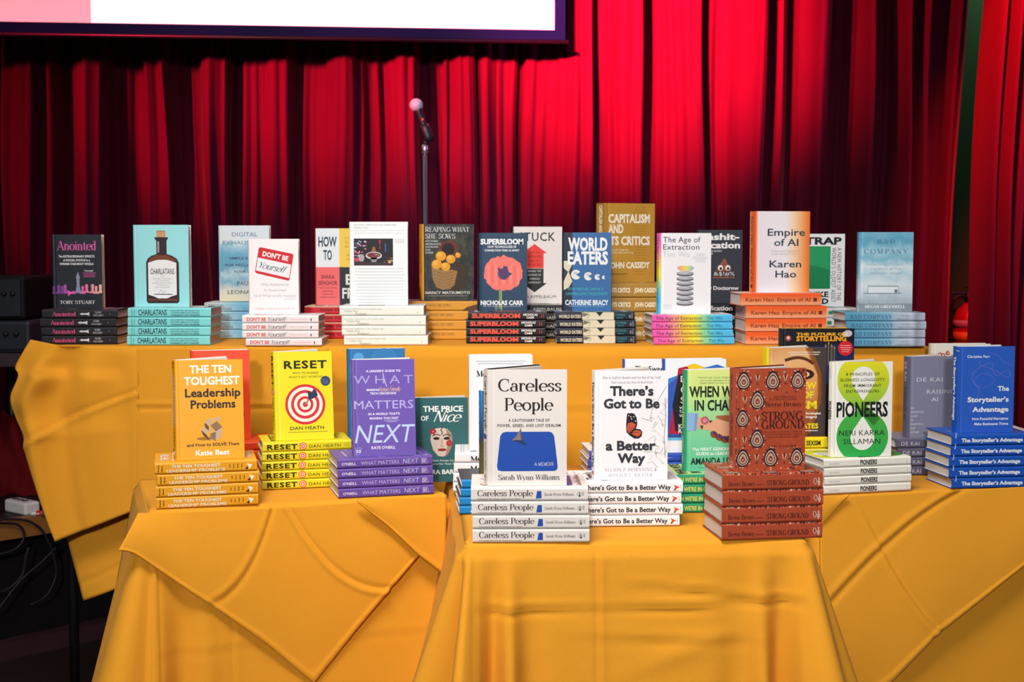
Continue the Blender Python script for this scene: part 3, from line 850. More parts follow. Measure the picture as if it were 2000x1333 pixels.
EMPF = printed_ramp('printed peach to orange', [(0, '#f6b48c'), (.1, '#efe6ee'), (.55, '#f3ecf2'), (.7, '#fbd9b8'), (.88, '#f6a35e'), (1, '#ee6a2c')], 'X')
EMPS = printed_ramp('printed orange spine', [(0, '#f6b58c'), (.45, '#f2844a'), (.8, '#ee5e24'), (1, '#ee5a20')], 'Y')
def f_empire(a):
    k = '#33424c'
    a.t('Empire', .57, .3, .085, k, w=.68, b=.012); a.t('of AI', .57, .425, .085, k, w=.44, b=.012)
    a.t('Dreams and Nightmares', .56, .5, .022, '#c9b2ac', w=.5); a.t('in Sam Altman’s OpenAI', .56, .535, .022, '#c9b2ac', w=.52)
    a.t('Karen', .56, .69, .085, k, w=.58, b=.012); a.t('Hao', .57, .815, .085, k, w=.38, b=.012)
def s_empire(a):
    a.t('Karen Hao', .065, .66, .3, '#7a2f24', w=.35, al='l', b=.01); a.t('Empire of AI', .455, .66, .3, '#7a2f24', w=.41, al='l', b=.01)
    a.r(.9, .38, .945, .66, '#6b2c20')
title('empire', .161, .231, .0365, EMPF, EMPS, f_empire, s_empire, page=page_mat('white page edges', '#f1eae6', '#d6cac6'))

def f_trap(a):
    k = '#1b2428'
    a.t('TRAP', .93, .145, .095, k, w=.78, b=.045, al='r')
    a.r(.03, .17, .7, .755, '#26a065', 2); a.p([(.03, .42), (.4, .44), (.7, .5), (.7, .755), (.03, .755)], '#178552', 3)  # darker lower green: shade cast by the books in front, painted in
    a.t('MIKE', .67, .865, .07, k, w=.42, b=.045, al='r'); a.t('BIRD', .67, .96, .07, k, w=.42, b=.045, al='r')
    a.t('A NEW HISTORY OF THE', .84, .19, .06, k, w=1.1, rot=-90, al='l', tr=1.1); a.t('WORLD’S OLDEST ASSET', .725, .19, .06, k, w=1.14, rot=-90, al='l', tr=1.1)
def s_trap(a):
    a.t('THE LAND TRAP', .05, .66, .34, '#1b2428', w=.42, b=.04, al='l'); a.r(.62, .34, .68, .68, '#1f9a5c'); a.t('MIKE BIRD', .71, .66, .34, '#1b2428', w=.26, b=.04, al='l')
title('trap', .149, .226, .0305, '#f1f3f6', '#eef0f2', f_trap, s_trap)

HAZE = printed_ramp('printed hazy sky', [(0, '#7f929c'), (.12, '#a9b7c2'), (.2, '#bccbd7'), (.34, '#d9e3ea'), (.46, '#b4d4e2'), (.56, '#dbe9ef'), (.66, '#7fb8d0'), (.76, '#a5cfe0'), (.88, '#5ea6c4'), (1, '#7ab6cf')], 'Y', warp=.34, wscale=3.4)
HAZES = printed_ramp('printed hazy spine', [(0, '#4f97b8'), (.3, '#62a3c2'), (.56, '#7cb2ce'), (.6, '#a9bcd0'), (.84, '#c3cbdc'), (.88, '#8f98a8'), (1, '#b9bfcf')], 'X', warp=.16, wscale=7)
def f_bad(a):
    a.t('BAD', .5, .145, .055, '#527a9a', w=.32, f='serif', tr=1.4); a.t('COMPANY', .5, .27, .055, '#527a9a', w=.8, f='serif', tr=1.3)
    for s, y, w in (('PRIVATE EQUITY AND', .42, .68), ('THE DEATH OF THE', .475, .55), ('AMERICAN DREAM', .53, .58)):
        a.t(s, .5, y, .026, '#8aa9bd', w=w, tr=1.3)
    a.r(.18, .675, .75, .765, '#e3e9f0', 2); a.l([(.18, .77), (.18, .68), (.74, .68), (.74, .77)], .022, '#8ba8a6', 3); a.r(.67, .72, .72, .76, '#5d6d78', 4); a.r(.1, .765, .8, .775, '#73869a', 3)
    a.r(.02, .9, 1, 1, '#8996a1', 1)
    a.t('MEGAN GREENWELL', .5, .955, .036, '#eef2f4', w=.74, f='heavy', ly=7)
def s_bad(a):
    a.t('BAD COMPANY', .07, .72, .44, '#3d5578', w=.52, f='serif', al='l', tr=1.2)
    a.t('MEGAN', .75, .46, .16, '#7a8496', w=.1, tr=1.3); a.t('GREENWELL', .75, .84, .2, '#6a7486', w=.2, tr=1.3); a.l([(.77, 0), (.77, 1)], .003, '#7f8899')
title('bad', .153, .2225, .0236, HAZE, HAZES, f_bad, s_bad)

# ---- the two side tables
def f_ten(a):
    w = '#f7efe2'; k = '#2a1c10'
    a.t('THE TEN', .52, .13, .075, w, w=.62, b=.04); a.t('TOUGHEST', .54, .25, .08, w, w=.82, b=.04)
    a.t('Leadership', .55, .37, .08, k, w=.82, b=.03); a.t('Problems', .55, .485, .08, k, w=.66, b=.03)
    T1, T2, T3 = '#c9a788', '#8d6b50', '#4a3226'
    for q, c in (([(.36, .7), (.44, .66), (.52, .7), (.44, .75)], T1), ([(.36, .7), (.44, .75), (.5, .82), (.4, .76)], T3), ([(.42, .63), (.5, .58), (.55, .61), (.48, .67)], T1), ([(.42, .63), (.48, .67), (.48, .71), (.42, .68)], T3), ([(.55, .6), (.63, .57), (.66, .6), (.6, .63)], T1),
                 ([(.5, .66), (.6, .62), (.68, .68), (.58, .72)], T2), ([(.52, .72), (.58, .7), (.68, .7), (.66, .78), (.58, .81)], T1), ([(.5, .74), (.58, .73), (.58, .82), (.5, .79)], T2)):
        a.p(q, c, 3)
    a.e(.42, .79, .12, .025, '#a86a14', 2)
    a.t('and How to SOLVE Them', .54, .865, .03, k, w=.77, b=.025); a.t('Katie Best', .53, .955, .05, w, w=.5, b=.035)
def s_ten(a):
    w = '#f4e8cf'
    a.t('Katie', .04, .5, .11, '#3a2810', w=.07, rot=90, al='c', b=.03); a.t('Best', .075, .5, .11, '#3a2810', w=.055, rot=90, al='c', b=.03)
    a.t('THE TEN TOUGHEST', .4, .48, .25, w, w=.48, b=.035); a.t('LEADERSHIP PROBLEMS', .4, .86, .25, w, w=.57, b=.015)
    for i, s in enumerate(('and', 'How to', 'SOLVE', 'Them')):
        a.t(s, .735 + i * .04, .5, .1, '#3a2810', rot=90, al='c', b=.03, w=.03 + .012 * (i > 0))
    a.p([(.9, .3), (.955, .45), (.92, .8), (.915, .55)], '#f6efe2'); a.p([(.88, .75), (.915, .55), (.91, .85)], '#3a2810'); a.r(.97, .3, .973, .8, '#8a5a10')
title('ten', .152, .226, .0262, '#f2a616', '#efa41a', f_ten, s_ten, page=page_mat('white page edges'))

def f_orange(a):
    for y in (.21, .36, .51):
        a.t('e', .83, y, .07, '#f3dfd4', b=.02)
    a.t('n', .86, .74, .075, '#7a1c10', b=.03)
title('orange', .15, .232, .0225, '#ec4a24', '#e2431f', f_orange, None, back='#2c1a18')

def f_reset(a):
    k = '#23260f'
    a.t('RESET', .54, .19, .085, k, w=.74, b=.035, tr=1.15)
    a.t('HOW TO CHANGE', .54, .255, .024, k, w=.44, tr=1.1); a.t('WHAT’S NOT WORKING', .54, .3, .024, k, w=.58, tr=1.1)
    for i, (r_, c) in enumerate(((.345, '#d2283a'), (.3, '#f3e9d6'), (.245, '#d2283a'), (.195, '#f3e9d6'), (.14, '#d2283a'), (.095, '#f3e9d6'), (.045, '#d2283a'))):
        a.e(.52, .6, r_, r_, c, 2 + i, n=40)
    a.l([(.53, .6), (.6, .52)], .03, '#a8876c', 10); a.p([(.58, .55), (.56, .44), (.63, .47), (.68, .42), (.72, .46), (.74, .5), (.68, .53)], '#2b3550', 11)
    a.e(.88, .34, .085, .085, '#31406e', 4); a.lines(.83, .93, (.325, .345, .365), '#b8c0d6', .008, 2)
    a.t('DAN HEATH', .54, .885, .038, k, w=.58, b=.01); a.lines(.2, .9, (.915,), '#a39a28', .008)
def s_reset(a):
    k = '#262812'
    a.t('RESET', .05, .76, .5, k, w=.34, b=.035, al='l', tr=1.15)
    for r_, c, l_ in ((.042, '#d8502e', 3), (.032, '#efd9b0', 4), (.022, '#d8502e', 5), (.012, '#efd9b0', 6)):
        a.e(.452, .5, r_, r_, c, l_)
    a.t('DAN HEATH', .52, .7, .32, k, w=.36, al='l', tr=1.05)
    a.r(.92, .3, .98, .75, '#d2bf1e')
title('reset', .143, .216, .0231, '#ecdc1a', '#e6d61c', f_reset, s_reset)

def f_next(a):
    l = '#b9b4ea'; w = '#e9e4f6'
    a.t('A LEADER’S GUIDE TO', .5, .13, .022, w, w=.55, b=.03)
    a.t('WHAT', .5, .25, .085, '#a9a2dc', w=.94, tr=1.5); a.l([(.49, .14), (.52, .22), (.55, .285)], .008, w)
    a.t('MAKING', .33, .325, .022, w, w=.2, b=.03); a.t('Human-Friendly', .6, .33, .045, '#f0c88a', w=.35, f='hand'); a.t('TECH DECISIONS', .49, .362, .022, w, w=.42, b=.03)
    a.t('MATTERS', .5, .51, .085, l, w=.94); a.t('IN A WORLD THAT’S', .5, .575, .022, w, w=.5, b=.03); a.t('MOVING TOO FAST', .5, .62, .022, w, w=.46, b=.03)
    a.l([(.5, .635), (.74, .632)], .008, l); a.l([(.54, .648), (.7, .645)], .008, l)
    a.t('NEXT', .51, .86, .185, '#bcd0f4', w=.96, sh=.22, b=0)
    a.t('KATE O’NEILL', .48, .925, .028, w, w=.38, b=.025)
    a.l([(.04, .91), (.13, .91), (.11, .97), (.05, .985), (.04, .91)], .006, l); a.t('50', .085, .96, .032, w, w=.07, b=.02)
def s_next(a):
    a.t('O’NEILL', .045, .66, .26, '#e3dcf2', w=.15, al='l', b=.03); a.t('WHAT MATTERS', .245, .7, .38, '#c4b9e6', w=.4, al='l'); a.t('NEXT', .685, .7, .46, '#c3c6f0', w=.165, al='l', sh=.12)
    a.l([(.885, .28), (.93, .28), (.95, .75), (.885, .75), (.885, .28)], .005, '#d9d2ee'); a.t('50', .908, .66, .3, '#e3dcf2', w=.035, b=.02)
title('next', .15, .2285, .0233, '#6b52ad', '#6c50a6', f_next, s_next)

def f_blue(a):
    a.e(.2, .1, .09, .09, '#4d9ad8', 2)
    for r_ in (.06, .1, .14, .18, .22):
        a.l([(.64 + r_ * math.cos(t * .2), .145 - r_ * .67 * math.sin(t * .2)) for t in range(0, 33)], .007, '#4d9ad8')
def s_blue(a):
    a.t('DOC', .04, .7, .34, '#8fb6d6', w=.12, al='l')
title('blue', .153, .235, .0222, '#176fae', '#115f96', f_blue, s_blue)

def f_price(a):
    w = '#eef0ec'
    a.t('THE PRICE', .55, .165, .065, w, w=.72, b=.04); a.t('OF', .22, .27, .055, w, w=.14, b=.04); a.t('Nice', .63, .285, .13, w, w=.5, f='hand', b=.1); a.t('Nice', .637, .285, .13, w, w=.5, f='hand', ly=8)
    sk = '#d9c4b4'
    a.p([(.32, .5), (.34, .41), (.42, .365), (.52, .355), (.62, .37), (.7, .42), (.72, .5), (.7, .59), (.64, .67), (.55, .7), (.46, .69), (.37, .62)], sk, 2)
    a.p([(.6, .37), (.7, .42), (.72, .5), (.7, .59), (.64, .67), (.58, .7), (.62, .6), (.64, .5)], '#a58674', 3)
    for x in (.43, .615):
        a.l([(x - .075, .455), (x, .435), (x + .075, .452)], .016, '#3a2623', 5, True); a.e(x, .483, .055, .026, '#1c1416', 5)
    a.l([(.525, .49), (.53, .55), (.5, .575), (.56, .575)], .012, '#8f6b5c', 5)
    a.e(.53, .618, .08, .025, '#a3202a', 5); a.l([(.45, .617), (.61, .617)], .008, '#5a1118', 6)
    a.l([(.53, .355), (.51, .39), (.54, .41), (.52, .44)], .018, '#1d3c3c', 6)
    for x, y in ((.37, .4), (.66, .54)):
        for t in range(5):
            a.e(x + .035 * math.cos(t * 1.257), y + .023 * math.sin(t * 1.257), .024, .024, '#b3232f', 6)
    a.t('Why Comfort Keeps Us Stuck', .5, .755, .022, w, w=.8); a.t('and 4 Actions for Real Change', .5, .795, .022, w, w=.84)
    a.t('AMIRA BARGER', .55, .905, .05, w, w=.82, b=.04)
title('price', .14, .214, .016, '#2f6264', '#2a5658', f_price, None, soft=True)

# ---- the centre table
def f_mebut(a):
    a.lines(.1, .9, (.07, .095), '#b9bec6', .008); a.t('Me, But Better', .12, .225, .06, '#16181c', w=.8, f='heavy', al='l')
def s_mebut(a):
    a.t('Me, But Better', .16, .8, .46, '#17181b', w=.6, f='heavy', al='l')
title('mebut', .155, .2345, .0236, '#f1f3f8', '#efeeed', f_mebut, s_mebut, back='#e9eaee')

AIB = printed_ramp('printed blue to olive spine', [(0, '#2b8fd8'), (.25, '#1f6fb6'), (.55, '#16406e'), (.62, '#4a4a22'), (1, '#6b6430')], 'X')
def s_aispine(a):
    a.t('AN ARTIFICIAL HISTORY', .08, .7, .42, '#cfe0ee', w=.5, al='l'); a.lines(.64, .94, (.55,), '#d8cf9a', .12)
title('ai', .15, .19, .0195, '#2a2f38', AIB, None, s_aispine)
def s_ailie(a):
    a.t('A', .11, .72, .42, '#eef2f4', al='l', b=.02); a.e(.22, .5, .028, .028, '#b9d4d0', 2); a.e(.22, .5, .018, .018, '#1583c8', 3)
def f_ailie(a):
    for i in range(4):
        a.r(.1 + .12 * i, .05, .105 + .12 * i, .95, '#6d737c', 2)
title('ailie', .15, .219, .0193, '#2a2f38', '#1583c8', f_ailie, s_ailie)

def f_careless(a):
    k = '#241d1a'
    a.t('Careless', .53, .185, .105, k, w=.8, f='serif'); a.t('People', .52, .35, .105, k, w=.62, f='serif')
    a.t('A CAUTIONARY TALE OF', .52, .447, .024, k, w=.52, b=.02, tr=1.1); a.t('POWER, GREED, AND LOST IDEALISM', .52, .492, .024, k, w=.8, b=.02, tr=1.1)
    a.p([(.225, .535), (.26, .535), (.78, .535), (.815, .545), (.84, .575), (.885, .83), (.88, .86), (.85, .875), (.17, .875), (.125, .865), (.115, .83), (.155, .575), (.18, .545)], '#1f4fae', 2)
    a.p([(.3, .61), (.35, .58), (.42, .5), (.425, .545), (.445, .61), (.38, .605)], '#8a7c7a', 3); a.p([(.3, .61), (.38, .605), (.445, .61), (.5, .655), (.42, .635)], '#233a66', 4); a.p([(.42, .5), (.425, .545), (.445, .61), (.42, .608), (.41, .55)], '#5b4f50', 4)
    a.t('A MEMOIR', .71, .83, .03, '#e8e6e2', w=.24, f='thinsans')
    a.t('Sarah Wynn-Williams', .52, .95, .044, k, w=.78, f='serif')
def s_careless(a):
    k = '#2b2320'
    a.t('Careless People', .055, .63, .42, k, w=.475, f='serif', al='l'); a.t('A Cautionary Tale of Power, Greed, and Lost Idealism', .055, .87, .09, k, w=.37, al='l', b=.02)
    a.p([(.565, .28), (.6, .28), (.603, .8), (.553, .82)], '#2450a8', 2); a.t('Sarah Wynn-Williams', .625, .61, .2, '#4a413c', w=.255, f='serif', al='l')
    a.e(.925, .52, .019, .019, '#55504b', 2); a.e(.925, .52, .016, .016, '#e3dcd6', 3); a.p([(.92, .7), (.925, .3), (.935, .7)], '#4a4541', 4); a.lines(.95, .965, (.4, .5, .6), '#8c8580', .05)
title('careless', .158, .2335, .0279, '#eee5df', '#ebe2da', f_careless, s_careless, back='#ebe2da', inside=ink('#1d1d22'))

def f_there(a):
    k = '#35373f'
    a.t('How to Deliver Results and Get Rid of the Stuff', .5, .072, .022, '#97969c', w=.8, f='serif'); a.t('That Gets in the Way of Real Work', .5, .115, .022, '#97969c', w=.58, f='serif')
    a.t('There’s', .5, .225, .083, k, w=.6, b=.045); a.t('Got to Be', .5, .34, .083, k, w=.77, b=.045)
    a.t('a Better', .49, .725, .083, k, w=.69, b=.045); a.t('Way', .5, .84, .083, k, w=.38, b=.045)
    O, D = '#cf5a36', '#2c2226'
    a.p([(.435, .4), (.45, .385), (.48, .39), (.5, .385), (.54, .395), (.57, .43), (.58, .49), (.56, .53), (.62, .535), (.65, .56), (.64, .6), (.6, .62), (.54, .62), (.47, .59), (.43, .56), (.425, .49)], D, 3)
    a.p([(.435, .53), (.45, .48), (.5, .47), (.56, .49), (.54, .52), (.5, .55), (.46, .575)], O, 4); a.p([(.5, .575), (.54, .545), (.6, .545), (.635, .56), (.62, .59), (.57, .605)], O, 4)
    a.l([(.46, .57), (.48, .49)], .006, D, 5); a.l([(.47, .575), (.52, .5)], .006, D, 5); a.l([(.49, .58), (.57, .6)], .006, D, 5); a.l([(.5, .57), (.61, .56)], .006, D, 5)
    for x, y in ((.46, .41), (.49, .42), (.53, .42), (.5, .44), (.555, .46)):
        a.e(x, y, .008, .008, '#f1e6df', 5)
    rr = random.Random(8)
    for i in range(34):
        x = .72 + .27 * rr.random(); y = .3 + .55 * rr.random(); t = rr.random() * 6.28; q = .05 + .1 * rr.random()
        a.l([(x, y), (min(.99, x + q * math.cos(t)), y + q * .7 * math.sin(t))], .0045, rr.choice(['#4d5a60', '#8ea6a4', '#2e3336', '#a9bcb8']), 4)
    for i in range(8):
        x = .74 + .2 * rr.random(); y = .35 + .4 * rr.random()
        a.p([(x, y), (x + .05, y + .02), (x + .03, y + .05)], '#dfe9e8', 2)
    a.l([(.96, .25), (.97, .42), (.95, .6), (.97, .8)], .007, '#69787a'); a.l([(.98, .14), (.78, .36), (.76, .45)], .006, '#6f8a86')
    a.t('NELSON P. REPENNING &', .49, .92, .03, '#9a96a0', w=.72, f='serif', tr=1.2); a.t('DONALD C. KIEFFER', .49, .97, .03, '#9a96a0', w=.6, f='serif', tr=1.2)
def s_there(a):
    k = '#2e2f35'
    a.t('There’s Got to Be a Better Way', .1, .7, .42, k, w=.79, b=.03, al='l')
    a.p([(.915, .28), (.97, .5), (.915, .78), (.93, .5)], '#d8442c'); a.p([(.915, .78), (.945, .6), (.93, .8)], '#2e2f35'); a.r(.98, .3, .983, .7, '#55565c')
title('there', .155, .2335, .0236, '#f6f3f6', '#f5f3f5', f_there, s_there, back='#f2f0f2')

def f_sweet(a):
    a.t('The Sweet Spot', .2, .135, .06, '#23282e', w=.78, b=.02, al='l'); a.r(.05, .17, .95, .185, '#5aa8dc')
def s_sweet(a):
    a.t('THE SWEET SPOT', .1, .7, .4, '#dfe4f4', w=.5, al='l', b=.02)
title('sweet', .156, .235, .0215, '#f4f5f8', '#3f4fa8', f_sweet, s_sweet, back='#343c8c')

def f_dos(a):
    a.p([(.04, .22), (.25, .17), (.3, .8), (.04, .86)], '#3f7fd4', 2); a.p([(.04, .3), (.3, .15), (.3, .84), (.04, .84)], '#2f58b8', 3)
    a.p([(.24, .1), (.36, .08), (.78, .13), (.99, .15), (.99, .8), (.1, .8), (.16, .5)], '#b3173f', 4)
    a.p([(.38, .07), (.5, .05), (.66, .09), (.6, .14), (.42, .13)], '#f2c417', 5); a.p([(.56, .11), (.86, .06), (.98, .09), (.99, .18), (.6, .15)], '#2f68c4', 6)
    a.p([(.24, .17), (.5, .13), (.99, .16), (.99, .78), (.2, .77), (.15, .5)], '#171c26', 7)
    for s, y, h in (('DO', .245, .065), ('OUR', .36, .065), ('SHARE', .47, .065)):
        a.t(s, .28, y, h, '#f0f0f4', al='l', b=.01, ly=10)
    for s, y in (('Why', .535), ('Tech', .575), ('When', .62)):
        a.t(s, .26, y, .028, '#f0f0f4', al='l', b=.02, ly=10)
    a.t('Kate', .25, .74, .045, '#f0f0f4', al='l', b=.02, ly=10); a.t('Reid', .25, .79, .045, '#f0f0f4', al='l', b=.02, ly=10)
    a.p([(.04, .82), (.3, .8), (.99, .84), (.99, .87), (.04, .87)], '#6fb9e4', 3)
def s_dos(a):
    a.p([(.1, .2), (.3, .5), (.12, .9)], '#6b78d8'); a.p([(.05, .1), (.14, .35), (.05, .8)], '#5aa0e4')
title('dos', .156, .233, .0205, '#eef1f6', '#2a4fb4', f_dos, s_dos)

WEG = printed_ramp('printed green gradient', [(0, '#63c39a'), (.35, '#7fd3a0'), (.6, '#a8dd98'), (.8, '#cfe489'), (1, '#dcea8a')], 'Y')
def f_incharge(a):
    k = '#1f3326'
    for s, y, w in (('“Refreshingly candid, delightfully irreverent', .082, .74), ('and a must-read about how to succeed.”', .11, .66), ('—ADAM GRANT, #1 New York Times bestselling', .137, .72)):
        a.t(s, .55, y, .015, '#5f7f46', w=w)
    a.t('WHEN WE’RE', .52, .265, .1, k, w=.92, b=.035); a.t('IN CHARGE', .54, .4, .1, k, w=.8, b=.035)
    a.p([(.03, .42), (.2, .43), (.18, .52), (.17, .6), (.03, .6)], '#8fb4dc', 3); a.p([(.15, .43), (.2, .43), (.17, .6), (.13, .6)], '#7a9fc9', 4)
    a.p([(.2, .46), (.38, .5), (.52, .49), (.66, .52), (.74, .58), (.78, .64), (.74, .68), (.66, .69), (.56, .66), (.46, .64), (.38, .6), (.18, .58)], '#e2a884', 4)
    a.p([(.95, .42), (.8, .47), (.62, .45), (.48, .455), (.46, .475), (.56, .5), (.7, .52), (.8, .6), (.86, .66), (.98, .66), (.99, .42)], '#a8613f', 5)
    for i, (x, y) in enumerate(((.44, .64), (.52, .67), (.6, .69), (.67, .69))):
        a.e(x, y, .06, .05, '#8d4b32', 6, rot=-35); a.e(x + .01, y - .012, .026, .018, '#2f3a8a', 8, rot=-35)
    a.e(.3, .5, .06, .06, '#b4566a', 6); a.e(.3, .5, .035, .035, '#d98a92', 7); a.p([(.22, .55), (.28, .55), (.26, .59)], '#3b4a3c', 7); a.p([(.36, .5), (.42, .5), (.38, .53)], '#3b4a3c', 7)
    a.l([(.7, .6), (.76, .62)], .01, '#d8b27c', 8)
    a.t('The NEXT GENERATION’S', .5, .8, .03, '#e9f6ec', w=.78, b=.03); a.t('GUIDE to LEADERSHIP', .5, .845, .03, '#e9f6ec', w=.66, b=.03)
    a.t('AMANDA LITMAN', .52, .935, .062, k, w=.86, b=.035); a.t('Cofounder and President of Run for Something', .5, .975, .015, '#2d5a3e', w=.6)
def s_incharge(a):
    a.t('WHEN WE’RE IN CHARGE', .08, .74, .46, '#d6e06a', w=.5, b=.04, al='l'); a.t('AMANDA LITMAN', .66, .7, .36, '#bfe6c8', w=.26, b=.03, al='l')
title('incharge', .152, .229, .0212, WEG, '#1f9d72', f_incharge, s_incharge, back='#35c9b4')

def drop(a, x, y, s, ly=2):
    """one bead-edged teardrop ornament"""
    q = a.w / a.h
    def tear(k, c, l_):
        pts = []
        for i in range(20):
            t = 2 * math.pi * i / 20
            u, v = math.sin(t), math.cos(t)
            pts.append((x + k * s * u, y + .1 * s * q - q * k * s * (v * 1.0 + (.55 * max(0, v) ** 3))))
        a.p(pts, c, l_)
    tear(.82, '#2b2028', ly); tear(.66, '#d7b99f', ly + 1); tear(.56, '#4a2c30', ly + 2); tear(.45, '#c9a58c', ly + 3); tear(.26, '#7b3b36', ly + 4)
    a.e(x, y + .1 * s * q, .1 * s, .1 * s, '#d9b090', ly + 5)
    for i in range(12):
        t = 2 * math.pi * i / 12
        v = math.cos(t)
        a.e(x + .92 * s * math.sin(t), y + .1 * s * q - q * .92 * s * (v + .5 * max(0, v) ** 3), .085 * s, .085 * s, '#31222a' if i % 2 else '#e0c4aa', ly + 2, n=8)
def f_strong(a):
    k = '#4a1d1c'
    for x, y, s in ((.1, .125, .12), (.52, .125, .125), (.88, .125, .12), (.3, .315, .125), (.09, .49, .115), (.3, .69, .125), (.1, .875, .12), (.5, .875, .125), (.88, .875, .12)):
        drop(a, x, y, s)
    for x, y in ((.3, .1), (.7, .1), (.12, .31), (.3, .5), (.12, .7), (.3, .87), (.7, .87)):
        a.l([(x - .03, y - .035), (x, y + .03)], .012, '#d9b79c'); a.l([(x + .03, y - .035), (x, y + .03)], .012, '#d9b79c'); a.l([(x, y - .05), (x, y + .035)], .014, '#3a2834'); a.e(x, y + .05, .016, .012, '#5a3340', 4)
    rr = random.Random(2)
    for i in range(46):
        x, y = rr.random(), rr.choice([.03, .22, .4, .6, .78, .97]) + .03 * (rr.random() - .5)
        if .42 < x and .25 < y < .75:
            continue
        a.e(x, y, .016, .012, rr.choice(['#5a3a52', '#d0a78c', '#3a2530', '#a5765c']), 3, n=8)
    a.t('#1 NEW YORK TIMES', .67, .285, .018, k, w=.34, f='serif'); a.t('BESTSELLING AUTHOR', .67, .31, .018, k, w=.4, f='serif')
    a.t('Brené Brown', .67, .37, .044, k, w=.52, f='serif'); a.t('STRONG', .66, .5, .078, k, w=.6, f='heavy'); a.t('GROUND', .67, .585, .078, k, w=.62, f='heavy')
    for s, y in (('THE LESSONS OF DARING LEADERSHIP,', .625), ('THE TENACITY OF PARADOX, AND THE', .65), ('WISDOM OF THE HUMAN SPIRIT', .675)):
        a.t(s, .67, y, .014, k, w=.58 if y < .67 else .48, f='serif')
    a.t('a dare to lead book', .67, .765, .022, k, w=.42, f='serif')
def s_strong(a):
    k = '#471c1a'
    a.t('Brené Brown', .06, .74, .27, k, w=.26, f='serif', al='l'); a.lines(.33, .41, (.7,), '#7a2f24', .05); a.t('STRONG GROUND', .44, .74, .3, k, w=.42, f='heavy', al='l')
    a.l([(.915, .35), (.905, .55), (.925, .75), (.94, .55), (.925, .35)], .005, '#ead6c6'); a.lines(.945, .975, (.4, .5, .6, .7, .8), '#ead6c6', .06, 2, .5)
    rr = random.Random(4)
    for i in range(34):
        x = .04 + .92 * i / 34
        a.p([(x, .0), (x + .014, .02 + .14 * rr.random()), (x + .026, .0)], rr.choice(['#e3cbb4', '#30242c', '#5a3444', '#d09a78']), 3)
STR = printed_noise('printed terracotta', [(.3, '#a8452c'), (.7, '#b8502f')], 12)
title('strong', .146, .2095, .0338, STR, STR, f_strong, s_strong, page=page_mat('page edges'), inside=ink('#6a2a1c'))

def f_story(a):
    k = '#14141c'
    a.t('THE FUTURE OF', .55, .075, .028, '#f0b12c', w=.68, b=.05); a.t('STORYTELLING', .55, .135, .052, '#f0a51f', w=.68, b=.05)
    a.e(.91, .055, .06, .045, '#c6c2cc', 3); a.e(.87, .062, .04, .03, '#d9d5dc', 4); a.e(.1, .105, .04, .04, '#a8403c', 3); a.e(.1, .1, .02, .02, '#d8ccc4', 4)
    a.p([(.2, .2), (1, .16), (1, .6), (.2, .6)], '#18244e', 2)
    for x, y, w_ in ((.6, .2, .02), (.64, .17, .02), (.68, .2, .024), (.72, .22, .02)):
        a.r(x, y, x + w_, .4, '#6d5f3c', 3); a.p([(x - .004, y), (x + w_ / 2, y - .035), (x + w_ + .004, y)], '#a48a4a', 3)
    a.e(.88, .215, .1, .1, '#d3202c', 4, n=30)
    for i, s in enumerate(('How immersive', 'experiences are', 'transforming', 'our world')):
        a.t(s, .88, .19 + .022 * i, .012, '#f3d6d4', b=.02)
title('story', .196, .245, .0262, '#15151c', '#111118', f_story, None, back='#b88a1c', inside=ink('#d8a020'))

FACE = printed_ramp('printed face', [(0, '#6f3d1f'), (.3, '#a8622f'), (.6, '#d99a5c'), (.85, '#e7b27a'), (1, '#d79a60')], 'Y', warp=.25, wscale=1.6)
def f_sexism(a):
    Y = '#f0d529'
    a.p([(.72, 0), (1, 0), (1, 1), (.7, 1), (.9, .6), (.9, .3)], '#463c3a', 2); a.p([(.64, 0), (.76, 0), (.92, .3), (.92, .62), (.74, .98), (.7, .9), (.86, .6), (.85, .3)], '#a2602c', 3)
    for k_ in range(3):
        a.l([(.68 + k_ * .03, 0), (.87 + k_ * .02, .3), (.87 + k_ * .02, .6), (.73 + k_ * .03, .93)], .012, '#6d3d1c', 5, True)
    a.l([(.3, .14), (.5, .11), (.66, .13), (.78, .18)], .05, '#5b3016', 4, True); a.e(.62, .3, .18, .09, '#3a1d10', 4); a.e(.62, .3, .1, .05, '#e7c9a8', 5); a.e(.63, .3, .05, .05, '#33170c', 6)
    a.lines(.35, .9, (.055, .08), '#e7d9c6', .01)
    a.t('THE NEW', .84, .465, .075, Y, w=.66, al='r', b=.04, ly=8); a.t('AGE OF', .8, .57, .075, Y, w=.56, al='r', b=.04, ly=8); a.t('SEXISM', .85, .69, .085, Y, w=.72, al='r', b=.045, ly=8)
    a.t('How Emerging Technologies', .92, .755, .026, '#f2ece4', w=.76, al='r', b=.03, ly=8); a.t('Are Reinventing Misogyny', .86, .795, .026, '#f2ece4', w=.7, al='r', b=.03, ly=8)
    a.t('LAURA BATES', .88, .915, .055, Y, w=.74, al='r', b=.04, ly=8); a.lines(.3, .88, (.945,), '#e7e0d8', .008, ly=8)
def s_sexism(a):
    a.t('THE NEW AGE OF SEXISM', .3, .72, .4, '#23220f', w=.62, b=.035, al='l')
title('sexism', .152, .223, .0287, FACE, '#f0d51e', f_sexism, s_sexism, back='#ead01c')

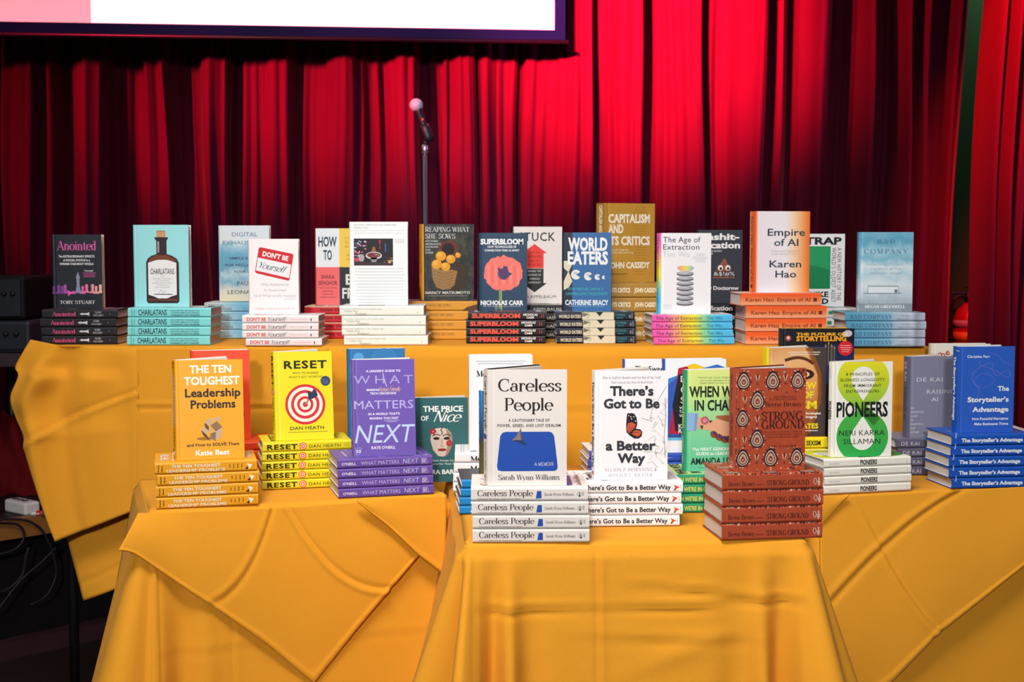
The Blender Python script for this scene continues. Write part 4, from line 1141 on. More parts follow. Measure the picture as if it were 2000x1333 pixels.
EIGHT = printed_ramp('printed yellow to green', [(0, '#2fae52'), (.45, '#4fb246'), (.6, '#9fca3c'), (.8, '#c6d52c'), (1, '#e9e02a')], 'Y')
def f_pioneers(a):
    k = '#1c2320'
    q = a.w / a.h
    def arc(cx, cy, rx, ry, a0, a1, n=26):
        return [(cx + rx * math.cos(R(a0 + (a1 - a0) * i / n)), cy - ry * math.sin(R(a0 + (a1 - a0) * i / n))) for i in range(n + 1)]
    for cy, a0, tip, ly in ((.19, -52, .43, 2), (.79, 128, .545, 3)):
        a.p(arc(.51, cy, .435, .28, a0, a0 + 284) + ([(.5, .49), (.52, .49)] if cy < .5 else [(.52, .485), (.5, .485)]), EIGHT, ly)
        s_ = 1 if cy < .5 else -1
        a.p(arc(.51, cy - .01 * s_, .2, .13, -35 + (180 if s_ < 0 else 0), 215 + (180 if s_ < 0 else 0)) + [(.51, cy + .22 * s_)], '#f4f2ea', 4)
    a.p([(.2, .375), (.36, .30), (.52, .43), (.8, .6), (.7, .68), (.5, .55)], EIGHT, 3)
    for s, y, w in (('8 PRINCIPLES OF', .145, .56), ('BUSINESS LONGEVITY', .205, .74), ('FROM IMMIGRANT', .265, .62), ('ENTREPRENEURS', .325, .55)):
        a.t(s, .5, y, .03, '#33402c', w=w, tr=1.1, b=.01)
    a.t('PIONEERS', .5, .575, .15, k, w=.86, b=.035)
    a.t('NERI KARRA', .5, .775, .055, k, w=.76, tr=1.05); a.t('SILLAMAN', .5, .865, .055, k, w=.62, tr=1.05)
def s_pioneers(a):
    a.t('SILLAMAN', .06, .64, .17, '#a09c92', w=.115, al='l'); a.t('PIONEERS', .415, .76, .52, '#1f2321', w=.19, al='l', b=.035); a.l([(.955, .3), (.955, .75)], .003, '#b0a890')
title('pioneers', .15, .2305, .0211, '#f4f2ea', '#f1eee2', f_pioneers, s_pioneers, soft=False)

def f_dekai(a):
    w = '#d9d9e4'
    a.t('DE KAI', .16, .31, .05, w, w=.5, al='l', tr=1.1); a.t('RAISING', .36, .46, .05, w, w=.54, al='l', tr=1.1); a.t('AI', .45, .555, .05, w, w=.13, al='l')
    for i, s in enumerate(('AN', 'PARENTING', 'GUIDE', 'TO', 'PARENTING', 'OUR', 'FUTURE')):
        a.t(s, .05, .645 + i * .05, .022, '#cfd2e4', al='l', b=.02, sh=.2)
    a.l([(.6, 0), (.6, 1)], .004, '#6d6d82')
def s_dekai(a):
    a.t('DE KAI', .07, .72, .42, '#c9c8d4', w=.23, al='l', tr=1.1); a.t('RAISING AI', .38, .72, .42, '#3a3848', w=.4, al='l', tr=1.1)
title('dekai', .142, .212, .0238, '#85859c', '#5f5d72', f_dekai, s_dekai, page=page_mat('white page edges'))

def f_farr(a):
    w = '#eef2fa'
    a.t('Christina Farr', .55, .13, .03, w, w=.42, al='r', b=.02) if False else a.t('Christina Farr', .16, .13, .03, w, w=.4, al='l', b=.02)
    for s, y, ww in (('The', .515, .2), ('Storyteller’s', .64, .73), ('Advantage', .755, .64)):
        a.t(s, .91, y, .055, w, w=ww, al='r', b=.04)
    a.t('How Powerful Narratives', .91, .85, .028, w, w=.64, al='r', b=.03); a.t('Make Businesses Thrive', .91, .91, .028, w, w=.6, al='r', b=.03)
    p = '#7f86d8'
    a.l([(.38, .16), (.4, .22), (.55, .25), (.72, .3), (.86, .36), (.93, .32), (.85, .28), (.7, .34), (.6, .26), (.62, .2), (.5, .2), (.3, .28), (.25, .36), (.3, .43), (.38, .5), (.33, .62), (.2, .72)], .006, p, smooth=True)
    a.l([(.55, .07), (.7, .1), (.8, .18), (.95, .22)], .005, p, smooth=True); a.l([(.62, .42), (.5, .47), (.36, .46), (.3, .4), (.4, .32), (.55, .32), (.64, .38), (.62, .42)], .005, p, smooth=True)
def s_farr(a):
    a.t('Farr', .035, .5, .13, '#cfdcf4', w=.07, rot=90, al='c', b=.02) if False else a.t('Farr', .055, .28, .14, '#cfdcf4', rot=90, al='l', b=.03, w=.065)
    a.t('The Storyteller’s Advantage', .115, .68, .34, '#eef3fb', w=.74, al='l', b=.045)
title('farr', .147, .214, .0264, '#2f62c8', '#1d55b8', f_farr, s_farr, page=page_mat('page edges'), inside=ink('#eef0f2'))

def f_un(a):
    c = '#b3402f'
    a.t('The', .1, .2, .075, c, al='l', b=.02, rot=28, w=.26); a.t('Un', .3, .31, .1, c, al='l', b=.02, rot=18, w=.26)
    for p in ([(.3, .2), (.5, .1), (.7, .12), (.84, .03)], [(.42, .11), (.5, .06), (.57, .1), (.64, .05)], [(.1, .34), (.2, .2), (.34, .14), (.45, .13)], [(.7, .02), (.78, .16), (.74, .3)]):
        a.l(p, .012, '#4a4a44', smooth=True)
title('un', .163, .238, .0225, '#e9e4d6', '#ddd6c4', f_un, None)

def f_leaf(a):
    a.l([(.1, .06), (.13, .03), (.16, .06), (.13, .09), (.1, .06)], .01, '#6fae4a', smooth=True); a.l([(.6, .05), (.7, .09), (.85, .06)], .012, '#3f8f4f', smooth=True)
title('leaf', .138, .21, .0205, '#f2f4f1', '#2f8a4c', f_leaf, None, back='#2b7a44')
# ---------------------------------------------------------------- fabric
def cloth_mat(name, h, sheen=0.04):
    m, nt, b = base(name, 0.9, 0.12)
    b.inputs['Sheen Weight'].default_value = sheen
    b.inputs['Sheen Roughness'].default_value = 0.5
    b.inputs['Sheen Tint'].default_value = (1, .85, .55, 1)
    tc = nt.nodes.new('ShaderNodeTexCoord')
    n = nt.nodes.new('ShaderNodeTexNoise'); n.inputs['Scale'].default_value = 900; n.inputs['Detail'].default_value = 2
    n2 = nt.nodes.new('ShaderNodeTexNoise'); n2.inputs['Scale'].default_value = 5; n2.inputs['Detail'].default_value = 5
    nt.links.new(tc.outputs['Object'], n.inputs['Vector']); nt.links.new(tc.outputs['Object'], n2.inputs['Vector'])
    mx = nt.nodes.new('ShaderNodeMix'); mx.data_type = 'RGBA'
    c = lin(h)
    mx.inputs[6].default_value = tuple(x * .86 for x in c[:3]) + (1,); mx.inputs[7].default_value = tuple(min(1, x * 1.12) for x in c[:3]) + (1,)
    nt.links.new(n.outputs['Fac'], mx.inputs[0]); nt.links.new(mx.outputs[2], b.inputs['Base Color'])
    ad = nt.nodes.new('ShaderNodeMath'); ad.operation = 'MULTIPLY_ADD'; ad.inputs[1].default_value = .12
    nt.links.new(n.outputs['Fac'], ad.inputs[0]); nt.links.new(n2.outputs['Fac'], ad.inputs[2])
    bp = nt.nodes.new('ShaderNodeBump'); bp.inputs['Strength'].default_value = .55; bp.inputs['Distance'].default_value = .008
    nt.links.new(ad.outputs[0], bp.inputs['Height']); nt.links.new(bp.outputs[0], b.inputs['Normal'])
    return m
CLOTH = cloth_mat('mustard table linen', '#dc9528')

def grid_mesh(name, P, mat, thick=0.0012):
    """P[i][j] -> smooth grid surface with a little thickness"""
    bm = bmesh.new()
    V = [[bm.verts.new(p) for p in row] for row in P]
    for i in range(len(V) - 1):
        for j in range(len(V[0]) - 1):
            f = bm.faces.new((V[i][j], V[i][j + 1], V[i + 1][j + 1], V[i + 1][j])); f.smooth = True
    me = mesh_of(name, bm, mat, True)
    o = link(name, me)
    if thick:
        s = o.modifiers.new('thickness', 'SOLIDIFY'); s.thickness = thick; s.offset = -1
    return o
def pl_at(poly, u):
    """point at fraction u of a polyline, by length"""
    L = [0]
    for a, b in zip(poly, poly[1:]):
        L.append(L[-1] + (Vector(b) - Vector(a)).length)
    t = u * L[-1]
    for i in range(len(poly) - 1):
        if t <= L[i + 1] or i == len(poly) - 2:
            k = (t - L[i]) / max(1e-9, L[i + 1] - L[i])
            return Vector(poly[i]).lerp(Vector(poly[i + 1]), min(1, max(0, k)))

def g(x, c, w):
    return math.exp(-((x - c) / w) ** 2)

class Table:
    def __init__(s, p0, yaw, w, depth, z, r=.012):
        s.p0, s.yaw, s.w, s.depth, s.z, s.r = Vector((p0[0], p0[1], 0)), R(yaw), w, depth, z, r
        s.ex = Vector((math.cos(s.yaw), math.sin(s.yaw), 0)); s.ey = Vector((-math.sin(s.yaw), math.cos(s.yaw), 0))
    def at(s, x, y, z):
        return s.p0 + s.ex * x + s.ey * y + Vector((0, 0, z))
    def build(s, name, label, group=None, top_t=.025):
        root = empty(name, s.at(s.w / 2, s.depth / 2, 0)); root.rotation_euler = (0, 0, s.yaw)
        m = solid('table laminate', '#6b5a48', .5, .3, noise=.1); st = solid('dark table steel', '#1e1e20', .4, .4, metal=.6)
        zt = s.z - .0028
        bm = bmesh.new(); add_box(bm, (-s.w / 2 + .006, -s.depth / 2 + .006, zt - top_t), (s.w / 2 - .006, s.depth / 2 - .006, zt), 0, .004); part('tabletop', bm, m, root)
        for sx in (-1, 1):
            for sy in (-1, 1):
                bm = bmesh.new(); add_tube(bm, [(sx * (s.w / 2 - .07), sy * (s.depth / 2 - .07), 0), (sx * (s.w / 2 - .07), sy * (s.depth / 2 - .07), zt - top_t)], .014, 10); part('leg', bm, st, root)
        tag(root, label, 'table', group)
        return root
    def drape(s, name, drops, flare, folds, label, group=None, back=0.05, seed=0, ns=3.0, crease=None, top=None):
        """one cloth: the flat top and a skirt along left, front and right edges. flare(s01, side) and folds give its swing outwards."""
        r = s.r
        # perimeter: left side from the back to the front, the front, the right side to the back
        per = []
        def seg(a, b, n, nrm, side):
            for i in range(n + 1):
                t = i / n
                per.append((Vector(a).lerp(Vector(b), t), Vector(nrm), side, t))
        nx = max(24, int(s.w / .007)); ny = max(16, int(s.depth / .02))
        cr = .018
        seg((0, s.depth, 0), (0, cr, 0), ny, (-1, 0, 0), 'left')
        for i in range(1, 16):
            a = math.pi + (math.pi / 2) * i / 16
            per.append((Vector((cr + cr * math.cos(a), cr + cr * math.sin(a), 0)), Vector((math.cos(a), math.sin(a), 0)), 'cl', i / 16))
        seg((cr, 0, 0), (s.w - cr, 0, 0), nx, (0, -1, 0), 'front')
        for i in range(1, 16):
            a = 1.5 * math.pi + (math.pi / 2) * i / 16
            per.append((Vector((s.w - cr + cr * math.cos(a), cr + cr * math.sin(a), 0)), Vector((math.cos(a), math.sin(a), 0)), 'cr', i / 16))
        seg((s.w, cr, 0), (s.w, s.depth, 0), ny, (1, 0, 0), 'right')
        nt_ = 70
        rows = []
        # top: rings shrinking to a middle line
        for k in range(10):
            f = 1 - (k / 9.0) if k else 1
            row = []
            for p, n, side, t in per:
                cx = min(max(p.x, s.w * .3), s.w * .7); cy = s.depth * .97
                q = Vector((cx, cy, 0)).lerp(p, k / 9.0 * .985 if k < 9 else 1 - r / max(.1, (p - Vector((cx, cy, 0))).length))
                z = s.z + (top(q.x, q.y) if top else 0)
                row.append(s.at(q.x, q.y, z))
            rows.append(row)
        for k in range(1, 5):
            a = (math.pi / 2) * k / 4
            row = []
            for p, n, side, t in per:
                q = p + n * (r * math.sin(a) - r)
                row.append(s.at(q.x, q.y, s.z - r * (1 - math.cos(a)) + (top(q.x, q.y) * (1 - k / 4) if top else 0)))
            rows.append(row)
        for k in range(1, nt_ + 1):
            row = []
            for p, n, side, t in per:
                D = drops(side, t)
                d = D * k / nt_
                o = flare(side, t, d)
                c = crease(side, t, d) if crease else 0
                q = p + n * (o + c)
                sl = flare(side, t, d) 
                row.append(s.at(q.x, q.y, s.z - r - d))
            rows.append(row)
        o = grid_mesh(name, rows, CLOTH, .0012)
        o.modifiers['thickness'].offset = 1 if False else -1
        tag(o, label, 'tablecloth', group)
        return o

def sheet(name, top, bottom, nu, nv, push, n, label, group=None, thick=.0014, left=None, right=None):
    """a hanging piece of cloth between two polylines; push(u, v) swells it along n"""
    P = []
    n = Vector(n)
    for j in range(nv + 1):
        v = j / nv
        row = []
        for i in range(nu + 1):
            u = i / nu
            q = pl_at(top, u).lerp(pl_at(bottom, u), v)
            row.append(q + n * push(u, v))
        P.append(row)
    o = grid_mesh(name, P, CLOTH, thick)
    return tag(o, label, 'tablecloth', group)

# ---------------------------------------------------------------- room shell
ZF, ZC, ZB = 0.0, 0.835, 1.152        # floor, low table tops, tall table top
wood_dark = solid('dark stage boards', '#150f10', .55, .3, noise=.3, scale=18)
bm = bmesh.new(); add_box(bm, (-5, -6.5, -.05), (5, 7.2, 0)); structure('floor', bm, solid('dark hall floor', '#241a16', .5, .3, noise=.25, scale=9))
bm = bmesh.new(); add_box(bm, (-5, 7.1, 0), (5, 7.2, 4.6)); structure('wall_back', bm, solid('green painted wall', '#2f5a34', .7, .2, noise=.06, scale=4))
bm = bmesh.new(); add_box(bm, (-5.1, -6.5, 0), (-5, 7.2, 4.6)); structure('wall_left', bm, solid('dark side wall', '#2a2020', .8, .2, noise=.1, scale=4))
bm = bmesh.new(); add_box(bm, (5, -6.5, 0), (5.1, 7.2, 4.6)); structure('wall_right', bm, MATS['dark side wall'])

# stage: its front runs away to the right
s0 = on_y(-60, 1040, 4.45); s1 = on_y(300, 1000, 4.95)
sdir = Vector((s1.x - s0.x, s1.y - s0.y, 0)).normalized()
ZS = on_y(0, 1024, 4.5).z
sn = Vector((sdir.y, -sdir.x, 0))
a0 = Vector((s0.x, s0.y, 0)) - sdir * 2.2; a1 = Vector((s0.x, s0.y, 0)) + sdir * .75
def prism(bm, pts, z0, z1, mi=0):
    lo = [bm.verts.new((p[0], p[1], z0)) for p in pts]; hi = [bm.verts.new((p[0], p[1], z1)) for p in pts]
    bm.faces.new(hi); bm.faces.new(lo[::-1])
    for i in range(len(pts)):
        k = (i + 1) % len(pts)
        bm.faces.new((lo[i], lo[k], hi[k], hi[i])).material_index = mi
    bmesh.ops.recalc_face_normals(bm, faces=bm.faces[:])
bm = bmesh.new(); prism(bm, [a0, a1, (4.95, a1.y, 0), (4.95, 7.1, 0), (-4.95, 7.1, 0), (-4.95, a0.y, 0)], ZS - .05, ZS); structure('floor_stage', bm, wood_dark)
bm = bmesh.new(); prism(bm, [a0 - sn * .06, a1 - sn * .06, a1 - sn * .12, a0 - sn * .12], 0, ZS - .05)
structure('wall_stage', bm, solid('black stained panelling', '#0e0a0a', .6, .25, noise=.4, scale=14))
bm = bmesh.new(); prism(bm, [a0 + sn * .015, a1 + sn * .015, a1 - sn * .03, a0 - sn * .03], ZS - .062, ZS + .004); structure('trim_1', bm, solid('honey oak nosing', '#8a5a2a', .5, .3, noise=.25, scale=30))
bm = bmesh.new(); prism(bm, [a0 - sn * .0, a1 - sn * .0, a1 - sn * .06, a0 - sn * .06], 0, .06); structure('baseboard_stage', bm, solid('dark red baseboard', '#3a2226', .45, .35, noise=.2, scale=12))

# ---------------------------------------------------------------- curtains
def velvet(name, h, k=1.0):
    m, nt, b = base(name, 0.85, 0.08)
    tc = nt.nodes.new('ShaderNodeTexCoord')
    n = nt.nodes.new('ShaderNodeTexNoise'); n.inputs['Scale'].default_value = 7; n.inputs['Detail'].default_value = 6; n.inputs['Roughness'].default_value = .6
    mp = nt.nodes.new('ShaderNodeMapping'); mp.inputs['Scale'].default_value = (1, 1, .35)
    nt.links.new(tc.outputs['Object'], mp.inputs['Vector']); nt.links.new(mp.outputs[0], n.inputs['Vector'])
    mx = nt.nodes.new('ShaderNodeMix'); mx.data_type = 'RGBA'
    c = lin(h)
    mx.inputs[6].default_value = tuple(x * .75 for x in c[:3]) + (1,); mx.inputs[7].default_value = tuple(min(1, x * 1.2) for x in c[:3]) + (1,)
    nt.links.new(n.outputs['Fac'], mx.inputs[0]); nt.links.new(mx.outputs[2], b.inputs['Base Color'])
    b.inputs['Sheen Weight'].default_value = .25; b.inputs['Sheen Roughness'].default_value = .35; b.inputs['Sheen Tint'].default_value = (1, .1, .12, 1)
    return m
FOLDS = [(-420, 0), (-380, .09), (-330, -.03), (-290, .06), (-240, .1), (-225, -.05), (-180, .04), (-130, .09), (-118, -.06), (-70, .0), (-20, .07), (6, .05), (12, -.03), (22, .04), (45, .06), (80, .07), (87, .01), (113, .05), (132, -.06), (153, .03), (186, .1), (208, .1), (216, -.07), (250, -.08), (280, -.06), (290, .05), (312, .05), (335, .1), (345, -.03), (370, -.05), (397, -.03), (425, .11), (457, .08), (464, -.07), (478, -.06), (484, .03), (508, .04), (516, .01), (550, .11), (574, .08), (585, -.05), (605, 0), (630, -.04), (640, .05), (665, .12), (688, .08), (700, .03), (740, .01), (748, -.01), (790, .11), (817, .1), (825, -.05), (866, -.04), (874, .05), (905, .11), (933, .09), (938, -.06), (943, .06), (960, .08), (970, .01), (1008, .02), (1018, -.09), (1028, .01), (1085, .02), (1120, .1), (1148, .11), (1156, -.04), (1198, -.03), (1206, .04), (1238, .12), (1246, .1), (1255, -.09), (1270, -.08), (1278, -.01), (1310, .02), (1318, .05), (1352, .12), (1367, .09), (1375, -.04), (1388, 0), (1424, .0), (1432, .05), (1473, .13), (1484, .1), (1490, -.09), (1504, -.07), (1514, .08), (1525, .02), (1540, -.06), (1552, .03), (1585, .09), (1600, .06), (1607, -.09), (1622, -.09), (1660, -.09), (1674, .09), (1681, -.05), (1730, -.09), (1746, .09), (1755, -.07), (1774, -.05), (1783, .07), (1791, -.07), (1826, -.07), (1838, .03), (1846, -.06), (1862, -.04), (1872, -.07)]
def curtain(name, folds, y0, z0, z1, mat, label, slant, seed, step=1.6, amp=1.0):
    rr = random.Random(seed)
    ks = []
    for (xa, da), (xb, db) in zip(folds, folds[1:]):
        n = max(2, int((xb - xa) / step / 2.4))
        for i in range(n):
            t = i / n
            ks.append((xa + (xb - xa) * t, da + (db - da) * (t * t * (3 - 2 * t))))
    ks.append(folds[-1])
    ph = [rr.random() * 6.28 for _ in range(6)]
    P = []
    nz = 46
    for j in range(nz + 1):
        z = z1 + (z0 - z1) * j / nz
        row = []
        for x, d in ks:
            xw = x_at(x, y0)
            w = .012 * math.sin(z * 1.7 + x * .013 + ph[0]) + .006 * math.sin(z * 3.9 + x * .031 + ph[1])
            dd = d * amp * (1 + .7 * min(1, max(0, (x - 1360) / 150))) * (1 + .22 * math.sin(z * 1.3 + x * .021 + ph[2])) + .010 * math.sin(x * .11 + z * 1.6 + ph[3]) + .009 * math.sin(x * .23 - z * .7 + ph[4]) + .005 * math.sin(x * .41 + z * .5 + ph[5])
            row.append(Vector((xw + w + slant(x) * (z - 1.3), y0 - dd, z)))
        P.append(row)
    o = grid_mesh(name, P, mat, 0)
    return tag(o, label, 'curtain')
VEL = velvet('red stage velvet', '#4c0a22')
curtain('stage_curtain', FOLDS, 6.0, ZS + .01, 4.4, VEL, 'wide pleated red velvet stage curtain hanging behind the book tables', lambda x: .062 * max(0, (x - 1640) / 232), 3)
WING = [(1903, -.02), (1908, .05), (1918, .09), (1932, .04), (1945, .11), (1953, .07), (1962, .03), (1972, .06), (1986, .04), (1992, -.06), (2004, -.02), (2030, .07), (2050, -.03), (2090, .08), (2120, -.02), (2170, .07), (2200, -.03), (2260, .05)]
curtain('wing_curtain', WING, 5.55, ZS + .01, 4.4, VEL, 'narrow red velvet wing curtain in front of the green wall', lambda x: .028, 7)

# ---------------------------------------------------------------- projection screen
sr, sl = on_y(1104, 80, 5.72), on_y(-260, 60, 5.46)
sx = Vector((sr.x - sl.x, sr.y - sl.y, 0)); wS = sx.length; sx.normalize(); ny = Vector((sx.y, -sx.x, 0))
scr = empty('projection_screen', (sl.x, sl.y, 0))
scr.rotation_euler = (0, 0, math.atan2(sx.y, sx.x))
zb = sr.z; slope = sl.z - sr.z
def srect(bm, x0, x1, za, zb_, y0, y1, mi=0):
    add_box(bm, (x0, y0, za), (x1, y1, zb_), mi)
px_m = 1 / (FPX / 5.72)
edge_x = wS - 21 * px_m
zw = zb + 20 * px_m
zt = 4.35
bm = bmesh.new(); srect(bm, 0, wS, zb, zt, 0, .012); part('screen_fabric', bm, solid('black screen border', '#06213a', .8, .02), scr)
bm = bmesh.new(); srect(bm, 0.0, edge_x, zw, zt - .1, -.003, -.0005); part('white_surface', bm, solid('matt white screen', '#dfe2e2', .9, .1), scr)
ximg = (on_y(172, 40, 5.5).x - sl.x) / sx.x
m_img, nt_, b_ = base('projected white image', .9, .1)
b_.inputs['Base Color'].default_value = (.5, .5, .5, 1); b_.inputs['Emission Color'].default_value = (.93, .97, 1, 1); b_.inputs['Emission Strength'].default_value = .95
bm = bmesh.new(); srect(bm, ximg, edge_x - .002, zw + .001, zt - .12, -.005, -.0035); part('projected_image', bm, m_img, scr)
m_dim, nt_, b_ = base('projected dim margin', .9, .05)
b_.inputs['Base Color'].default_value = (.3, .3, .3, 1); b_.inputs['Emission Color'].default_value = lin('#c9a6ad'); b_.inputs['Emission Strength'].default_value = .85
bm = bmesh.new(); srect(bm, 0.002, ximg - .0005, zw + .001, zt - .12, -.005, -.0035); part('projected_margin', bm, m_dim, scr)
bm = bmesh.new(); add_tube(bm, [(-.02, .004, zb - .004), (wS + .014, .004, zb - .004)], .009, 10); part('weight_bar', bm, solid('black screen bar', '#141418', .4, .4), scr)
scr.rotation_euler = (0, math.atan2(slope, wS), math.atan2(sx.y, sx.x))
scr.location = (sl.x, sl.y, slope * 1.0)
tag(scr, 'white projection screen with black border hanging above the microphone', 'projection screen')

# ---------------------------------------------------------------- microphone on its stand
my = 5.1
steel = solid('stand steel', '#7f8ea0', .3, .5, metal=.85); blk = solid('black plastic', '#15151a', .45, .35, noise=.1)
pb = on_y(834, 445, my); pt = on_y(830, 282, my); X0 = pt.x
st = empty('microphone_stand', (X0, my, ZS))
H = pt.z - ZS
bm = bmesh.new(); add_lathe(bm, [(.001, 0), (.125, 0), (.128, .008), (.12, .018), (.03, .03), (.001, .03)], 32); part('base', bm, blk, st)
bm = bmesh.new(); add_tube(bm, [(0, 0, .028), (0, 0, H - .03)], .0085, 12); part('pole', bm, steel, st)
bm = bmesh.new(); add_lathe(bm, [(.0085, H - .04), (.013, H - .035), (.013, H - .005), (.007, H), (.001, H)], 16); part('collar', bm, solid('bright chrome', '#c9d0da', .2, .5, metal=.9), st)
c0 = on_y(837, 290, my); c1 = on_y(824, 240, my)
rel = lambda p: p - Vector((X0, my, ZS))
bm = bmesh.new(); add_tube(bm, [rel(on_y(841, 277, my)), rel(on_y(836, 268, my)), rel(on_y(830, 250, my)), rel(on_y(828, 244, my))], [.019, .021, .02, .017], 14); add_tube(bm, [(0, 0, H - .008), rel(on_y(833, 270, my)) + Vector((0, .004, 0))], .011, 10); part('microphone_clip', bm, blk, st)
tag(st, 'slim grey microphone stand on the stage behind the tall table', 'microphone stand')
mic = empty('microphone', on_y(833, 262, my))
ctr = on_y(813, 206, my)
axis = (ctr - on_y(838, 272, my)).normalized()
q = axis.to_track_quat('Z', 'Y').to_matrix().to_4x4()
mic.location = on_y(838, 272, my); Lm = (ctr - mic.location).length
bm = bmesh.new(); add_lathe(bm, [(.001, 0), (.0105, 0), (.0115, .006), (.0135, Lm * .5), (.0165, Lm - .028), (.019, Lm - .018), (.015, Lm - .01), (.001, Lm - .008)], 20, M=q); part('handle', bm, blk, mic)
bm = bmesh.new(); add_lathe(bm, [(.0205, -.008), (.0258, -.004), (.0258, .005), (.0205, .008)], 24, M=q @ Matrix.Translation((0, 0, Lm - .001))); part('band', bm, solid('pale steel band', '#cfd4dc', .35, .5, metal=.7), mic)
bm = bmesh.new(); bmesh.ops.create_uvsphere(bm, u_segments=24, v_segments=16, radius=.0262, matrix=q @ Matrix.Translation((0, 0, Lm)))
gm = solid('wire mesh grille', '#93abb8', .5, .4, metal=.2, noise=.4, scale=600, bump=.6); o = part('grille', bm, gm, mic, True)
bm = bmesh.new(); bmesh.ops.create_uvsphere(bm, u_segments=10, v_segments=6, radius=.0045, matrix=Matrix.Translation(axis * (Lm * .55) + Vector((.004, -.0135, .003)))); part('sticker', bm, solid('orange dot', '#d8622c', .5), mic)
tag(mic, 'handheld microphone with grey ball grille clipped on the slim stand', 'microphone')
# ---------------------------------------------------------------- tables and their cloths
# tall back table
YB = 3.715
xb0 = x_at(62, YB); xb1 = 1.175
TB = Table((xb0, YB), 0, xb1 - xb0, .66, ZB)
TB.build('tall_table', 'tall long table under mustard cloths carrying the back row of books')
# centre table, left table, right table
pc = on_z(906, 1066, ZC); TC = Table((pc.x, pc.y), 4.0, .70, .985, ZC)
pl = on_z(287, 1001, ZC); pl2 = on_z(866, 967, ZC)
TL = Table((pl.x, pl.y), math.degrees(math.atan2(pl2.y - pl.y, pl2.x - pl.x)), .70, .44, ZC)
pr = on_z(1602, 969, ZC); pr2 = on_z(2000, 951, ZC)
TR = Table((pr.x, pr.y), math.degrees(math.atan2(pr2.y - pr.y, pr2.x - pr.x)), 1.0, .44, ZC)
TC.build('low_table', 'low table jutting forward in the middle under a mustard cloth', 'low tables')
TL.build('low_table', 'low angled table under a diagonal cloth, holding the orange and yellow books', 'low tables')
TR.build('low_table', 'low angled table holding the cream and cobalt blue books', 'low tables')

def wob(x, k, ph=0):
    return math.sin(x * k + ph)

# tall table: plain base cloth
def flB(side, t, d):
    if side == 'front':
        x = t * TB.w
        return .005 + .004 * d + .003 * math.sin(x * 9 + 1) * min(1, d * 3)
    return .004
def crB(side, t, d):
    if side != 'front':
        return 0
    return .0025 * g(d, .155, .006) - .0025 * g(d, .165, .006)
TB.drape('tablecloth', lambda s_, t: (.78 if t * TB.w > .37 else .1) if s_ == 'front' else (.1 if s_ in ('left', 'cl') else .78), flB, None, 'mustard cloth covering the tall back table behind the low tables', 'tablecloths', crease=crB)
# its own loose end: a cloth whose corner hangs off the end of the tall table
yv = YB - .045
fpt = lambda x, y, dy=0.0: on_y(x, y, yv + dy)
top = [on_y(60, 664, YB + .02), on_y(120, 676, YB - .016), on_y(200, 677, YB - .018), on_y(272, 677, YB - .018)]
left = [(60, 664), (44, 690), (30, 718), (36, 735), (21, 778), (32, 815), (48, 850), (50, 876), (78, 960), (112, 1056)]
right = [(272, 677), (272, 720), (272, 760), (272, 800), (272, 840), (272, 880), (272, 915), (272, 945), (272, 965), (276, 992)]
P = []
rowsN, colsN = 70, 60
lp = spline([on_y(x, y, yv + (.05 if k < 3 else .02 if k < 6 else 0)) for k, (x, y) in enumerate(left)], 6)
rp = [on_y(x, y, YB - .03) for x, y in right]
for j in range(rowsN + 1):
    v = j / rowsN
    a, b_ = pl_at(lp, v), pl_at(rp, v)
    row = []
    for i in range(colsN + 1):
        u = i / colsN
        p = a.lerp(b_, u)
        if v < .05:
            tt = pl_at(top, u); p = tt.lerp(p, v / .05) if v < .05 else p
        am = min(1, v * 5) * (1 - v * .55)
        dy = am * (-.046 * g(u, .24 - .26 * v, .10) + .016 * g(u, .43 - .16 * v, .09) - .026 * g(u, .60 + .06 * v, .11) * (1 - v) + .008 * g(u, .84, .07) * (1 - v) - .008 * g(u, .97, .05))
        cv = v - .545 + .265 * u
        dy += .0045 * g(cv, -.012, .012) - .0045 * g(cv, .012, .014)
        row.append(p + Vector((0, dy - .012 * math.sin(math.pi * u), 0)))
    P.append(row)
o = grid_mesh('tablecloth', P, CLOTH, .0014)
tag(o, 'mustard cloth with a pointed corner hanging off the tall table under the charcoal stack', 'tablecloth', 'tablecloths')
# flat top of that end piece, with a raised wrinkle before the leftmost stack
P = []
for j in range(25):
    y = YB - .014 + j * .013
    row = []
    for i in range(61):
        x = xb0 + .012 + (x_at(276, YB) - xb0 - .012) * i / 60
        z = ZB + .0018
        xr = (x - x_at(228, YB)) ; fr = g(y - (YB + .0), 0, .03)
        z += .022 * g(xr, 0, .055) * fr
        row.append(Vector((x, y, z)))
    P.append(row)
# lower layer showing under the hanging corner
sheet('tablecloth', [on_y(118, 1000, YB + .03), on_y(290, 960, YB + .03)], [on_y(163, 1174, YB + .03), on_y(300, 1122, YB + .03)], 24, 30, lambda u, v: -.012 * math.sin(u * 5) * v + .003 * g(v, .82 - .1 * u, .02), (0, 1, 0),
      'lower mustard cloth corner showing beneath the pointed corner of the tall table', 'tablecloths')
sheet('tablecloth', [on_y(268, 679, YB - .03), on_y(640, 679, YB - .03)], [on_y(268, 985, YB - .034), on_y(640, 985, YB - .034)], 90, 60,
      lambda u, v: -.004 * math.sin(u * 14) * v - .004 * g(v, .36, .012) + .004 * g(v, .385, .012) - .006 * g(u, 0, .012), (0, 1, 0), 'flat mustard cloth panel on the tall table behind the orange and yellow books', 'tablecloths')

